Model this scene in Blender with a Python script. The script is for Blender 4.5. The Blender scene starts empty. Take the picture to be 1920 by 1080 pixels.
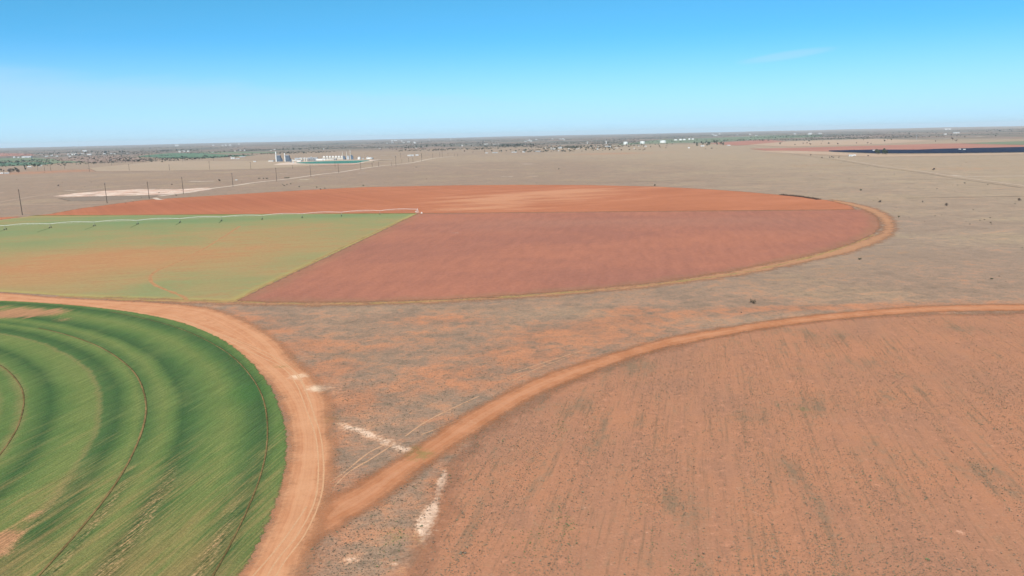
import bpy, bmesh, math, random
import numpy as np
from mathutils import Vector, Matrix, noise as mnoise

# ------------------------------------------------------------------ camera, sky, sun, exposure
H = 78.0                                   # drone height above the plain (m)
F, HY = 1380.0, 253.0                      # focal length in px of the 1920 px photo, horizon row at centre
PITCH = math.atan((540-HY)/F); ROLL = math.radians(-1.25)
scene = bpy.context.scene
C = scene.collection
cam_d = bpy.data.cameras.new("camera"); cam = bpy.data.objects.new("camera", cam_d); C.objects.link(cam)
fw = Vector((0, math.cos(PITCH), -math.sin(PITCH)))
r0 = Vector((1, 0, 0)); u0 = Vector((0, math.sin(PITCH), math.cos(PITCH)))
rt = r0*math.cos(ROLL) + u0*math.sin(ROLL); up = -r0*math.sin(ROLL) + u0*math.cos(ROLL)
cam.matrix_world = Matrix(((rt.x, up.x, -fw.x, 0), (rt.y, up.y, -fw.y, 0), (rt.z, up.z, -fw.z, H), (0, 0, 0, 1)))
cam_d.sensor_width = 36; cam_d.lens = 36*F/1920
cam_d.clip_start = 1; cam_d.clip_end = 90000
scene.camera = cam

SUN_EL, SUN_AZ = math.radians(47), math.radians(197)     # azimuth clockwise from +Y (view direction): behind, slightly left
world = bpy.data.worlds.new("World"); scene.world = world; world.use_nodes = True
wt = world.node_tree; wt.nodes.clear()
sky = wt.nodes.new('ShaderNodeTexSky'); sky.sky_type = 'NISHITA'; sky.sun_disc = False
sky.sun_elevation = SUN_EL; sky.sun_rotation = SUN_AZ
sky.altitude = 900; sky.air_density = 0.5; sky.dust_density = 0.0; sky.ozone_density = 10
bg = wt.nodes.new('ShaderNodeBackground'); bg.inputs['Strength'].default_value = 0.10
wo = wt.nodes.new('ShaderNodeOutputWorld')
sun_d = bpy.data.lights.new("sun", 'SUN'); sun_d.energy = 4.2; sun_d.angle = math.radians(0.53); sun_d.color = (1.0, 0.955, 0.89)
sun = bpy.data.objects.new("sun", sun_d); C.objects.link(sun)
sd_ = Vector((math.sin(SUN_AZ)*math.cos(SUN_EL), math.cos(SUN_AZ)*math.cos(SUN_EL), math.sin(SUN_EL)))
sun.rotation_euler = sd_.to_track_quat('Z', 'Y').to_euler()
sun.location = (0, 0, 300)
vs = scene.view_settings; vs.view_transform = 'Standard'; vs.look = 'None'; vs.gamma = 1; vs.use_curve_mapping = False
vs.exposure = 0.72
scene.cycles.volume_bounces = 0
scene.cycles.transparent_max_bounces = 12

rng = np.random.default_rng(7); random.seed(7)

# ------------------------------------------------------------------ node helper
class G:
    """small expression builder over a node tree"""
    def __init__(s, tree): s.t = tree; s.n = tree.nodes; s.l = tree.links
    def set(s, sock, v):
        if isinstance(v, bpy.types.NodeSocket): s.l.new(v, sock)
        elif isinstance(v, (tuple, list)) and len(v) == 3 and sock.type == 'RGBA': sock.default_value = (*v, 1)
        else: sock.default_value = v
    def m(s, op, a, b=0.0, c=None, clamp=False):
        n = s.n.new('ShaderNodeMath'); n.operation = op; n.use_clamp = clamp
        s.set(n.inputs[0], a); s.set(n.inputs[1], b)
        if c is not None: s.set(n.inputs[2], c)
        return n.outputs[0]
    def add(s, a, b): return s.m('ADD', a, b)
    def sub(s, a, b): return s.m('SUBTRACT', a, b)
    def mul(s, a, b): return s.m('MULTIPLY', a, b)
    def pos(s): return s.n.new('ShaderNodeNewGeometry').outputs['Position']
    def attr(s, name):
        n = s.n.new('ShaderNodeAttribute'); n.attribute_name = name; return n.outputs['Fac']
    def map(s, v, rot=0.0, scale=(1, 1, 1), loc=(0, 0, 0)):
        n = s.n.new('ShaderNodeMapping'); n.vector_type = 'POINT'
        # rotate first (so that rows run along local Y), then scale
        q = s.n.new('ShaderNodeVectorRotate'); q.rotation_type = 'Z_AXIS'; q.inputs['Angle'].default_value = rot
        s.l.new(v, q.inputs['Vector']); s.l.new(q.outputs[0], n.inputs['Vector'])
        n.inputs['Scale'].default_value = scale; n.inputs['Location'].default_value = loc
        return n.outputs[0]
    def noise(s, v, size, detail=3.0, rough=0.5, dist=0.0, centred=True, gain=2.4):
        """noise with features about `size` metres; centred: about -0.5..0.5 after gain"""
        n = s.n.new('ShaderNodeTexNoise'); n.noise_dimensions = '2D' if False else '3D'
        s.l.new(v, n.inputs['Vector']); n.inputs['Scale'].default_value = 1.0/size
        n.inputs['Detail'].default_value = detail; n.inputs['Roughness'].default_value = rough
        n.inputs['Distortion'].default_value = dist
        o = n.outputs[0]
        return s.m('MULTIPLY_ADD', o, gain, -0.5*gain) if centred else o
    def step(s, v, a, b):
        n = s.n.new('ShaderNodeMapRange'); n.interpolation_type = 'SMOOTHSTEP'
        s.set(n.inputs['Value'], v); n.inputs['From Min'].default_value = a; n.inputs['From Max'].default_value = b
        return n.outputs['Result']
    def mix(s, f, a, b, mode='MIX'):
        n = s.n.new('ShaderNodeMix'); n.data_type = 'RGBA'; n.blend_type = mode; n.clamp_factor = True
        s.set(n.inputs[0], f); s.set(n.inputs[6], a); s.set(n.inputs[7], b); return n.outputs[2]
    def ramp(s, v, stops, interp='LINEAR'):
        n = s.n.new('ShaderNodeValToRGB'); cr = n.color_ramp; cr.interpolation = interp
        s.set(n.inputs[0], v)
        while len(cr.elements) < len(stops): cr.elements.new(0.5)
        for e, (p, c) in zip(cr.elements, stops): e.position = p
        for e, (p, c) in zip(cr.elements, sorted(stops, key=lambda q: q[0])):
            e.position = p; e.color = (*c, 1) if isinstance(c, tuple) else (c, c, c, 1)
        return n.outputs[0]
    def vary(s, col, f, amt):
        """brightness variation: col * (1 + f*amt)"""
        v = s.m('MULTIPLY_ADD', f, amt, 1.0)
        n = s.n.new('ShaderNodeVectorMath'); n.operation = 'SCALE'
        s.set(n.inputs[0], col); s.set(n.inputs['Scale'], v); return n.outputs[0]
    def dist_to(s, v, c):
        n = s.n.new('ShaderNodeVectorMath'); n.operation = 'DISTANCE'
        s.l.new(v, n.inputs[0]); n.inputs[1].default_value = c; return n.outputs['Value']
    def vec(s, v):
        n = s.n.new('ShaderNodeCombineXYZ'); s.set(n.inputs[0], v); return n.outputs[0]
    def sep(s, v):
        n = s.n.new('ShaderNodeSeparateXYZ'); s.l.new(v, n.inputs[0]); return n.outputs

def S(r, g, b):
    """photo sRGB 0-255 -> albedo that shows about that colour in this sun"""
    k = 1.0/EXP
    f = lambda c: ((c/255+0.055)/1.055)**2.4 if c > 10 else c/255/12.92
    return (f(r)*k*KR, f(g)*k*KG, f(b)*k*KB)
EXP = 1.62; KR, KG, KB = 1.02, 1.01, 0.965

def new_mat(name, build, rough=0.95, edge=None, bump=None, spec=0.05):
    m = bpy.data.materials.new(name); m.use_nodes = True
    t = m.node_tree; t.nodes.clear(); g = G(t)
    out = t.nodes.new('ShaderNodeOutputMaterial')
    b = t.nodes.new('ShaderNodeBsdfPrincipled'); b.inputs['Roughness'].default_value = rough
    b.inputs['Specular IOR Level'].default_value = spec
    g.set(b.inputs['Base Color'], build(g))
    if bump is not None:
        bn = t.nodes.new('ShaderNodeBump'); bn.inputs['Distance'].default_value = 0.25; bn.inputs['Strength'].default_value = 0.5
        g.set(bn.inputs['Height'], bump(g)); t.links.new(bn.outputs[0], b.inputs['Normal'])
    if edge:
        # ragged border: the sheet peters out where the signed distance to its outline plus noise is negative
        p = g.pos(); e = g.attr('edge')
        amp, soft = edge
        nn = g.add(g.mul(g.noise(p, amp*2.5, 4, .6), amp), g.mul(g.noise(p, amp*.35, 2, .6), amp*.6))
        a = g.step(g.add(e, nn), -soft, soft)
        tr = t.nodes.new('ShaderNodeBsdfTransparent'); mx = t.nodes.new('ShaderNodeMixShader')
        t.links.new(a, mx.inputs[0]); t.links.new(tr.outputs[0], mx.inputs[1]); t.links.new(b.outputs[0], mx.inputs[2])
        t.links.new(mx.outputs[0], out.inputs[0])
    else:
        t.links.new(b.outputs[0], out.inputs[0])
    return m

def flat_mat(name, col, rough=0.8, spec=0.2, var=0.12, size=0.6, metal=0.0):
    m = new_mat(name, lambda g: g.vary(col, g.noise(g.n.new('ShaderNodeTexCoord').outputs['Object'], size, 3), var), rough, spec=spec)
    for n in m.node_tree.nodes:
        if n.type == 'BSDF_PRINCIPLED': n.inputs['Metallic'].default_value = metal
    return m

# ------------------------------------------------------------------ sky with thin cirrus
def build_sky():
    g = G(wt)
    d = g.n.new('ShaderNodeTexCoord').outputs['Generated']
    X, Y, Z = g.sep(d)
    az = g.m('ARCTAN2', X, Y); el = g.m('ARCSINE', Z)
    c = g.n.new('ShaderNodeCombineXYZ'); g.set(c.inputs[0], az); g.set(c.inputs[1], g.m('MULTIPLY_ADD', az, -.10, el)); v = c.outputs[0]
    streak = g.noise(g.map(v, 0, (3.2, 30, 1), (1.7, 2.2, 0)), 1, 5, .6, .6)
    broad = g.noise(g.map(v, 0, (1.6, 9, 1), (4.1, 0.4, 0)), 1, 4, .55, .3)
    # veil low over the horizon, thicker to the left; scattered wisps above it
    top = g.m('MULTIPLY_ADD', az, -.045, .058)
    veil = g.m('MAXIMUM', g.mul(g.step(g.sub(g.add(top, g.mul(streak, .012)), el), -.02, .022), .70), g.mul(g.step(el, .13, -.012), .93))
    wisp = g.mul(g.step(g.add(streak, g.mul(broad, .6)), .18, .75), g.mul(g.step(el, .15, .08), .32))
    def cloud(azc, elc, wa, we, tilt, s):
        da = g.m('MULTIPLY_ADD', az, 1, -azc); de = g.sub(g.m('MULTIPLY_ADD', el, 1, -elc), g.mul(da, tilt))
        q = g.add(g.m('POWER', g.m('ABSOLUTE', g.mul(da, 1/wa)), 2), g.m('POWER', g.m('ABSOLUTE', g.mul(g.add(de, g.mul(streak, .003)), 1/we)), 2))
        return g.mul(g.step(q, 1.0, 0.0), s)
    a = g.m('MAXIMUM', g.m('MAXIMUM', veil, wisp), g.m('MAXIMUM', cloud(.345, .0865, .085, .0075, .10, .46), cloud(.50, .062, .13, .006, .12, .26)))
    tint = g.mix(1.0, sky.outputs[0], g.mix(g.step(el, .05, .24), SKY_TINT, SKY_TINT_HI), 'MULTIPLY')
    g.set(bg.inputs['Color'], g.mix(a, tint, SKY_CLOUD))
    wt.links.new(bg.outputs[0], wo.inputs[0])
SKY_TINT = (0.68, 1.20, 1.0); SKY_TINT_HI = (0.76, 1.56, 1.12); SKY_CLOUD = (3.15, 4.6, 5.8)
build_sky()

# ------------------------------------------------------------------ photo row/column -> point on the plain
def U(x, y):
    d = fw + rt*((x-960)/F) - up*((y-540)/F)
    t = -H/d.z
    return (d.x*t, d.y*t)
def P(pts): return [U(*p) for p in pts]
def catmull(pts, closed=False, n=6):
    p = np.array(pts, float); N = len(p); out = []
    rngi = range(N) if closed else range(N-1)
    for i in rngi:
        if closed: a, b, c, d = p[(i-1) % N], p[i], p[(i+1) % N], p[(i+2) % N]
        else: a, b, c, d = p[max(i-1, 0)], p[i], p[i+1], p[min(i+2, N-1)]
        for k in range(n):
            t = k/n
            out.append(0.5*((2*b)+(-a+c)*t+(2*a-5*b+4*c-d)*t*t+(-a+3*b-3*c+d)*t**3))
    if not closed: out.append(p[-1])
    return np.array(out)

# ------------------------------------------------------------------ the plain: one polar grid out to the horizon
SNEAR, SFAR = 14.0, 34000.0
NR = 1000
rad = SNEAR*(SFAR/SNEAR)**(np.arange(NR)/(NR-1))
front = np.radians(np.arange(-46, 46.01, 0.2)); back = np.radians(np.arange(50, 311, 6.0))
ang = np.concatenate([front, back]); NA = len(ang)            # clockwise from +Y
RR, AA = np.meshgrid(rad, ang, indexing='ij')
GX, GY = (RR*np.sin(AA)), (RR*np.cos(AA))
def relief(x, y):
    r = np.hypot(x, y)
    f = np.clip((r-9000)/20000, 0, 1)
    z = (np.sin(x/3100+1.3)*np.cos(y/2700)+.6*np.sin(x/1300+y/1700)+.4*np.sin(x/700-y/900+2))
    return f*(z*9+6)
GZ = relief(GX, GY)

def ellipses(lst):
    """soft spots on the ground given by photo position and radii; returned as a field on the grid"""
    f = np.zeros_like(GX)
    for (x, y, rx, ry, s) in lst:
        cx, cy = U(x, y); x1, _ = U(x+rx, y); _, yn = U(x, y+ry); _, yf = U(x, y-ry)
        ex = abs(x1-cx)+.01; ey = abs(yf-yn)/2+.01; cy = (yn+yf)/2
        d = ((GX-cx)/ex)**2+((GY-cy)/ey)**2
        f += s*np.exp(-d*.9)
    return f

def fill_mesh(name, V, Fq, attrs, mat):
    me = bpy.data.meshes.new(name)
    me.vertices.add(len(V)); me.vertices.foreach_set('co', V.astype(np.float32).ravel())
    me.loops.add(Fq.size); me.loops.foreach_set('vertex_index', Fq.astype(np.int32).ravel())
    k = Fq.shape[1]
    me.polygons.add(len(Fq)); me.polygons.foreach_set('loop_start', (np.arange(len(Fq))*k).astype(np.int32))
    me.polygons.foreach_set('loop_total', np.full(len(Fq), k, np.int32))
    for n, a in attrs.items():
        at = me.attributes.new(n, 'FLOAT', 'POINT'); at.data.foreach_set('value', a.astype(np.float32).ravel())
    me.update(); me.validate()
    me.materials.append(mat)
    o = bpy.data.objects.new(name, me); C.objects.link(o)
    return o

idx = np.arange(NR*NA).reshape(NR, NA)
nxt = np.roll(idx, -1, axis=1)
QUADS = np.stack([idx[:-1], nxt[:-1], nxt[1:], idx[1:]], -1).reshape(-1, 4)[:, ::-1]
QFRONT = np.stack([idx[:-1, :len(front)-1], nxt[:-1, :len(front)-1], nxt[1:, :len(front)-1], idx[1:, :len(front)-1]], -1).reshape(-1, 4)[:, ::-1]

def sdist(px, py, poly, closed=True):
    """signed distance (inside positive) of points to a polygon"""
    poly = np.asarray(poly, float); n = len(poly)
    best = np.full(px.shape, 1e18); inside = np.zeros(px.shape, bool)
    for i in range(n if closed else n-1):
        a = poly[i]; b = poly[(i+1) % n]; ab = b-a; L = ab@ab+1e-9
        t = np.clip(((px-a[0])*ab[0]+(py-a[1])*ab[1])/L, 0, 1)
        d = (px-a[0]-t*ab[0])**2+(py-a[1]-t*ab[1])**2
        best = np.minimum(best, d)
        if closed:
            c = ((a[1] > py) != (b[1] > py)) & (px < (b[0]-a[0])*(py-a[1])/((b[1]-a[1])+1e-12)+a[0])
            inside ^= c
    best = np.sqrt(best)
    return np.where(inside, best, -best) if closed else best

LEVEL = 0
def sheet(name, sdfun, z, mat, margin=None, extra=None, bbox=None, kind='structure', **props):
    """a thin sheet on the plain: the grid cells near or inside an outline, with its signed distance as attribute"""
    x0, x1, y0, y1 = bbox
    m = 60 if margin is None else margin
    sel = (GX > x0-m) & (GX < x1+m) & (GY > y0-m) & (GY < y1+m) & (AA <= math.radians(46.1)) 
    sd = np.full(GX.shape, -1e9); sd[sel] = sdfun(GX[sel], GY[sel])
    keepv = (sd > -(m if margin is not None else np.maximum(6, RR*.012)))
    kf = keepv.ravel()[QFRONT].any(axis=1) & (sd.ravel()[QFRONT] > -1e8).all(axis=1)
    q = QFRONT[kf]; uv, inv = np.unique(q, return_inverse=True); inv = inv.reshape(q.shape)
    V = np.stack([GX.ravel()[uv], GY.ravel()[uv], GZ.ravel()[uv]+z], -1)
    at = {'edge': sd.ravel()[uv]}
    for k, f in (extra or {}).items(): at[k] = f.ravel()[uv]
    o = fill_mesh(name, V, inv, at, mat)
    o['kind'] = kind
    for k, v in props.items(): o[k] = v
    return o
def poly_sheet(name, pix, z, mat, smooth=False, closed_n=5, extra=None, **kw):
    g = P(pix)
    if smooth: g = catmull(g, True, closed_n)
    g = np.array(g)
    return sheet(name, lambda x, y: sdist(x, y, g), z, mat, bbox=(g[:, 0].min(), g[:, 0].max(), g[:, 1].min(), g[:, 1].max()), extra=extra, **kw)
def ribbon_poly(left, right):
    l = catmull(P(left), n=8); r = catmull(P(right), n=8)
    return np.concatenate([l, r[::-1]])
def ribbon(name, left, right, z, mat, extra=None, **kw):
    g = ribbon_poly(left, right)
    return sheet(name, lambda x, y: sdist(x, y, g), z, mat, bbox=(g[:, 0].min(), g[:, 0].max(), g[:, 1].min(), g[:, 1].max()), extra=extra, **kw)

def strip(name, pts, width, z, mat, jitter=0.0, step=4.0, kind='structure', **props):
    """a narrow line on the ground (wheel rut, faint track, fence line) as its own thin ribbon mesh"""
    p = catmull(pts, n=10)
    seg = np.hypot(*np.diff(p, axis=0).T); s = np.r_[0, np.cumsum(seg)]
    n = max(8, int(s[-1]/step)); t = np.linspace(0, s[-1], n)
    x = np.interp(t, s, p[:, 0]); y = np.interp(t, s, p[:, 1])
    dx, dy = np.gradient(x), np.gradient(y); L = np.hypot(dx, dy)+1e-9; nx, ny = -dy/L, dx/L
    w = width/2*(1+jitter*rng.normal(size=n)); off = jitter*width*.3*rng.normal(size=n)
    A = np.stack([x+nx*(off+w), y+ny*(off+w)], -1); B = np.stack([x+nx*(off-w), y+ny*(off-w)], -1)
    V = np.concatenate([A, B]); V = np.c_[V, relief(V[:, 0], V[:, 1])+z]
    i = np.arange(n-1); q = np.stack([i, i+1, n+i+1, n+i], -1)[:, ::-1]
    o = fill_mesh(name, V, q, {'edge': np.full(2*n, width/4)}, mat); o['kind'] = kind
    for k, v in props.items(): o[k] = v
    return o

RHEAD = math.radians(11)                     # heading of the drill rows, clockwise from +Y
CA = np.array([-97., 768.]); CB = np.array([-318., 110.]); CC = np.array([178., 101.])

# ---- soil patch fields, painted on the ground by place
F_orange = ellipses([(600,700,50,25,.6),(640,760,50,20,.4),(610,860,30,60,.4),(630,930,30,30,.4),(470,600,60,8,.5),(1150,606,60,5,.7),(1060,630,70,7,.6),(990,668,40,8,.6),(860,700,60,10,.4),(900,725,80,12,.35),(1120,620,150,16,.55),(1185,582,50,6,.7),(1175,600,60,6,.8),(1070,632,70,9,.8),(1000,690,120,30,.35),(960,655,60,14,.4),
    (820,600,90,10,.45),(700,655,35,6,.3),(640,690,40,10,.5),(560,650,60,16,.7),(500,620,60,10,.5),(820,700,70,25,.25),(760,730,60,18,.25),
    (650,760,80,18,.3),(860,790,70,14,.45),(740,830,80,20,.15),(680,900,60,20,.35),(1300,590,160,6,.35),(1500,578,200,5,.6),(1700,572,250,5,.35),
    (830,900,30,40,.4),(640,745,50,20,.45),(1100,660,200,14,.25),(430,585,50,8,.35),(750,640,110,18,.2),(1240,640,120,10,.2),
    (640,1000,60,40,.2),(560,1060,60,40,.35),(820,960,50,60,.35),(790,1040,30,50,.3),
    (1450,560,60,4,.15),(300,316,150,2.5,.5),(60,324,60,3,.5),(1150,288,100,2,.4),(1800,316,130,3,.25),(1520,310,60,2,.2)])
F_dark = ellipses([(640,665,110,14,.5),(820,630,120,12,.35),(760,600,50,8,.3),(560,600,80,9,.3),(880,578,150,6,.5),(1060,560,140,6,.45),(1250,545,150,8,.35),
    (700,690,70,18,.35),(780,760,90,26,.3),(980,610,90,9,.2),(900,650,60,10,.2),(620,930,40,20,.5),(700,870,40,16,.3),(760,870,40,22,.3),
    (1180,675,60,10,.4),(700,980,80,40,.25),(1450,525,180,14,.35),(1700,480,160,22,.35),(1560,505,120,12,.3),(300,372,170,5,.4),(80,398,90,5,.3),
    (1130,340,300,5,.3),(760,330,120,5,.35),(560,350,160,6,.25),(1590,311,90,3,.4),(1350,321,110,2.5,.4),(790,910,20,40,.35)])
F_pale = ellipses([(600,728,30,8,1.0),(560,706,22,7,.8),(640,735,20,6,.5),(797,972,22,24,1.25),(812,950,12,16,.7),(787,992,12,14,.6),(800,1005,10,14,.4),(826,908,10,22,1.3),(834,890,7,12,.7),(795,1010,10,20,.5),(655,1050,16,8,.9),(680,1045,26,14,.4),(740,1056,12,5,.8),(815,955,8,30,.4),
    (638,795,14,6,.8),(668,805,12,5,.9),(688,813,12,5,.9),(655,802,14,5,1.1),(680,808,14,5,.9),(700,818,18,6,1.1),(722,828,18,6,1.3),(745,838,18,6,1.3),(762,844,14,5,1.3),(870,790,40,8,.5),(800,812,30,7,.5),(905,752,9,4,.6),(830,855,30,6,.25),(610,870,8,90,.25),(1545,400,4,2,.2),
    (740,1056,8,3,.5),(880,800,70,10,.25),(690,905,30,8,.25),(1150,255,600,1.2,.15)])
F_green = ellipses([(625,785,35,8,.5),(700,795,40,10,.35),(790,853,30,12,.9),(775,840,20,8,.5),(800,1000,20,40,.45),(745,1010,40,30,.45),(770,1060,50,20,.3),(640,570,130,2.5,.4),(330,563,160,2.5,.4),
    (1330,262,160,3,.55),(1500,256,160,2,.5),(530,687,22,3,.9),(760,568,160,1.5,.3)])
F_straw = np.clip((GX-80)/700, 0, 1)*np.clip((GY-330)/350, 0, 1)*.8 + np.clip((GY-1500)/1500, 0, 1)*.35
F_straw = np.clip(F_straw+ellipses([(700,580,120,8,.5),(980,590,120,12,.5),(1370,605,80,10,.5),(1450,590,60,8,.3),(150,330,200,3,.3),(900,298,300,5,.4),(700,1030,60,40,.4)]), 0, 1.3)
F_scrub = np.clip((RR-3800)/3500, 0, 1)*np.clip(1.15-(GX-1500)/9000, .35, 1)
attrs_ground = dict(orange=F_orange, dark=F_dark, pale=F_pale, green=F_green, straw=F_straw, scrub=F_scrub)

def build_range(g):
    p = g.pos()
    n900 = g.noise(p, 700, 3); n120 = g.noise(p, 110, 4, .55); n25 = g.noise(p, 24, 4, .6, .6); n6 = g.noise(p, 6, 4, .62, .4)
    n1 = g.noise(p, 1.1, 3, .65); n03 = g.noise(p, .4, 2, .7)
    stretched = g.noise(g.map(p, RHEAD*1.0+.9, (1/9., 1/60., 1)), 1, 4, .6)
    tan = S(185, 163, 140); straw = S(194, 175, 140); orange = S(208, 138, 100); mauve = S(154, 130, 108)
    base = g.mix(g.step(g.add(g.mul(g.attr('straw'), 1.1), g.add(g.mul(n120, .5), g.mul(n25, .35))), -.1, 1.0), S(170, 146, 128), tan)
    base = g.mix(g.mul(g.step(g.add(n120, g.mul(n6, .5)), .05, .6), .35), base, straw)
    base = g.mix(g.mul(g.step(g.add(n900, g.mul(n120, .6)), .05, .6), .45), base, S(176, 148, 124))
    dk = g.step(g.add(g.add(g.mul(g.attr('dark'), 1.2), g.mul(n25, .5)), g.add(g.mul(n6, .4), g.mul(stretched, .35))), .25, .85)
    base = g.mix(g.mul(dk, .6), base, g.mix(g.step(n6, -.4, .4), mauve, S(140, 130, 108)))
    near = g.step(g.dist_to(p, (0, 0, 0)), 620, 240)
    org = g.step(g.add(g.add(g.mul(g.attr('orange'), 1.15), g.mul(n25, .42)), g.add(g.mul(n6, .5), g.add(g.mul(stretched, .32), g.mul(near, .12)))), .02, .85)
    nearbrown = g.mix(g.step(g.add(n25, g.mul(n6, .6)), -.6, .6), S(160, 130, 108), S(190, 146, 116))
    base = g.mix(g.mul(near, .5), base, nearbrown)
    base = g.mix(g.mul(org, g.m('MULTIPLY_ADD', g.step(n6, -.5, .4), .4, .42)), base, g.mix(g.step(n25, -.5, .5), S(200, 138, 106), orange))
    mot = g.noise(g.map(p, 1.2, (1/1.3, 1/2.6, 1)), 1, 4, .7)
    base = g.mix(g.mul(near, g.mul(g.step(g.add(mot, g.mul(n6, .3)), .05, .5), .6)), base, S(204, 142, 106))
    base = g.mix(g.mul(near, g.mul(g.step(g.add(mot, g.mul(n6, .4)), -.08, -.5), .7)), base, S(136, 118, 98))
    gr = g.step(g.add(g.mul(g.attr('green'), 1.0), g.add(g.mul(n6, .5), g.mul(n1, .5))), .35, .95)
    base = g.mix(g.mul(gr, .75), base, S(132, 132, 76))
    pl = g.step(g.add(g.attr('pale'), g.add(g.mul(n6, .9), g.add(g.mul(n1, .6), g.mul(mot, .7)))), .3, 1.45)
    base = g.mix(pl, base, g.mix(g.step(g.add(g.attr('pale'), n1), .5, 1.5), S(220, 170, 136), S(244, 208, 182)))
    # far scrub country: dark mesquite, bare lots, reddish land
    sc = g.attr('scrub')
    far1 = g.noise(g.map(p, .1, (1/700., 1/1400., 1)), 1, 5, .65); far2 = g.noise(g.map(p, 0, (1/90., 1/260., 1)), 1, 4, .7)
    scc = g.mix(g.step(far1, -.45, .5), S(122, 122, 112), S(168, 140, 126))
    scc = g.mix(g.mul(g.step(g.add(far2, g.mul(far1, -.5)), .05, .35), .85), scc, S(84, 96, 84))
    scc = g.mix(g.mul(g.step(g.add(far2, g.mul(far1, .4)), .45, .6), .6), scc, S(222, 196, 176))
    base = g.mix(g.mul(g.step(g.add(sc, g.mul(far1, .35)), .1, .6), .95), base, scc)
    # clumps
    base = g.vary(base, n6, .20); base = g.vary(base, n1, .34); base = g.vary(base, n03, .30); base = g.vary(base, n25, .15); base = g.vary(base, stretched, .10)
    spots = g.step(g.add(n1, g.mul(n6, .4)), .28, .55)
    return g.mix(g.mul(spots, .5), base, S(118, 98, 80))
def bump_range(g):
    p = g.pos(); return g.add(g.noise(p, 1.2, 4, .65), g.mul(g.noise(p, 7, 3), 1.2))
m_range = new_mat('dry_rangeland', build_range, bump=bump_range)
ground = fill_mesh('ground', np.stack([GX.ravel(), GY.ravel(), GZ.ravel()], -1), QUADS, attrs_ground, m_range)
ground['kind'] = 'structure'; ground['label'] = 'dry grass and red soil plain running to the horizon'
# the small disc right under the drone
bm = bmesh.new(); c0 = bm.verts.new((0, 0, 0)); ring = [bm.verts.new((SNEAR*math.sin(a), SNEAR*math.cos(a), 0)) for a in ang]
for i in range(NA): bm.faces.new((c0, ring[(i+1) % NA], ring[i]))
me = bpy.data.meshes.new('ground_under_drone'); bm.to_mesh(me); bm.free()
bm = bmesh.new(); bm.from_mesh(ground.data); bm.from_mesh(me); bm.to_mesh(ground.data); bm.free(); bpy.data.meshes.remove(me)

# ------------------------------------------------------------------ crop fields
LA = lambda *a: a
A_far = [(-60,425),(0,412),(50,405),(90,402),(150,391),(270,375),(380,368),(480,362),(580,356),(680,351),(850,347.5),(970,346.5),(1100,347),(1235,350),(1330,355),(1400,360),(1480,367),(1540,374),(1590,381)]
A_near = [(1590,381),(1628,392),(1648,410),(1651,425),(1640,438),(1600,456),(1560,469),(1500,484),(1400,505),(1325,517),(1250,528),(1130,541),(1000,551),(900,558),(800,563),(700,566),(600,567.5),(500,567),(440,565)]
ctr = (783, 400)

def build_tilled(g):
    p = g.pos(); X, Y, Z = g.sep(p)
    n60 = g.noise(g.map(p, -.35, (1/120., 1/45., 1)), 1, 4, .55, .3); n8 = g.noise(p, 9, 4, .6); n1 = g.noise(p, 1.6, 3, .7)
    base = g.mix(g.step(n60, -.6, .6), S(190, 120, 88), S(206, 132, 98))
    pale = g.step(g.add(g.attr('pale'), g.mul(n60, .75)), .2, .95)
    base = g.mix(g.mul(pale, .8), base, S(220, 158, 122))
    dn = g.step(g.add(g.attr('duff'), g.mul(n60, .3)), .1, .9)
    base = g.mix(g.mul(dn, .6), base, S(181, 108, 80))
    rows = g.noise(g.map(p, math.radians(-33), (1/9., 1/400., 1)), 1, 2, .5)
    base = g.vary(base, g.mul(rows, g.step(X, 150, -150)), .13)
    fur = g.noise(g.map(p, math.radians(-33), (1/3., 1/200., 1)), 1, 3, .6); base = g.vary(base, fur, .10)
    return g.vary(g.vary(base, n8, .10), n1, .12)
m_tilled = new_mat('tilled_red_soil', build_tilled, edge=(4.0, 3.0))
poly_sheet('tilled_field', A_far+[(1606,394.5),(1200,397.6),ctr, (60,405), (-60,410)], .012, m_tilled, kind='structure',
    extra=dict(pale=ellipses([(960,375,170,12,.8),(1080,360,120,6,.7),(880,392,120,5,.5),(1200,352,120,2,.4),(840,360,60,5,.3)]),
               duff=ellipses([(500,378,260,18,.7),(250,390,150,10,.4)])))

def build_maroon(g):
    p = g.pos()
    n80 = g.noise(g.map(p, .2, (1/140., 1/70., 1)), 1, 4, .55, .4); n12 = g.noise(g.map(p, RHEAD, (1/6., 1/30., 1)), 1, 4, .6); n2 = g.noise(p, 2.2, 3, .7)
    base = g.mix(g.step(g.add(n80, g.mul(n12, .3)), -.5, .6), S(176, 118, 100), S(192, 126, 102))
    base = g.mix(g.mul(g.step(g.add(g.attr('dull'), g.mul(n80, .4)), .2, .9), .7), base, S(176, 127, 110))
    edge_n = g.noise(p, 15, 4, .6)
    inner = g.step(g.add(g.attr('edge'), g.mul(edge_n, 9)), 14, 1)
    base = g.mix(g.mul(inner, .4), base, S(160, 128, 98))
    arcs = g.noise(g.vec(g.dist_to(p, (*CA, 0))), 5.0, 3, .65); base = g.vary(g.vary(g.vary(base, n12, .12), n2, .22), arcs, .07)
    sp = g.step(g.noise(p, 1.5, 2, .6), .3, .5)
    return g.mix(g.mul(sp, .3), base, S(140, 98, 82))
m_maroon = new_mat('fallow_maroon_soil', build_maroon, edge=(3.0, 2.0), bump=lambda g: g.noise(g.pos(), 2, 3, .6))
poly_sheet('fallow_field', [ctr, (1200,396.2), (1606,392.6)]+A_near[1:], .02, m_maroon,
    extra=dict(dull=ellipses([(1100,420,500,18,.6),(900,480,90,20,.25),(1500,430,120,30,.3)])))

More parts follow.
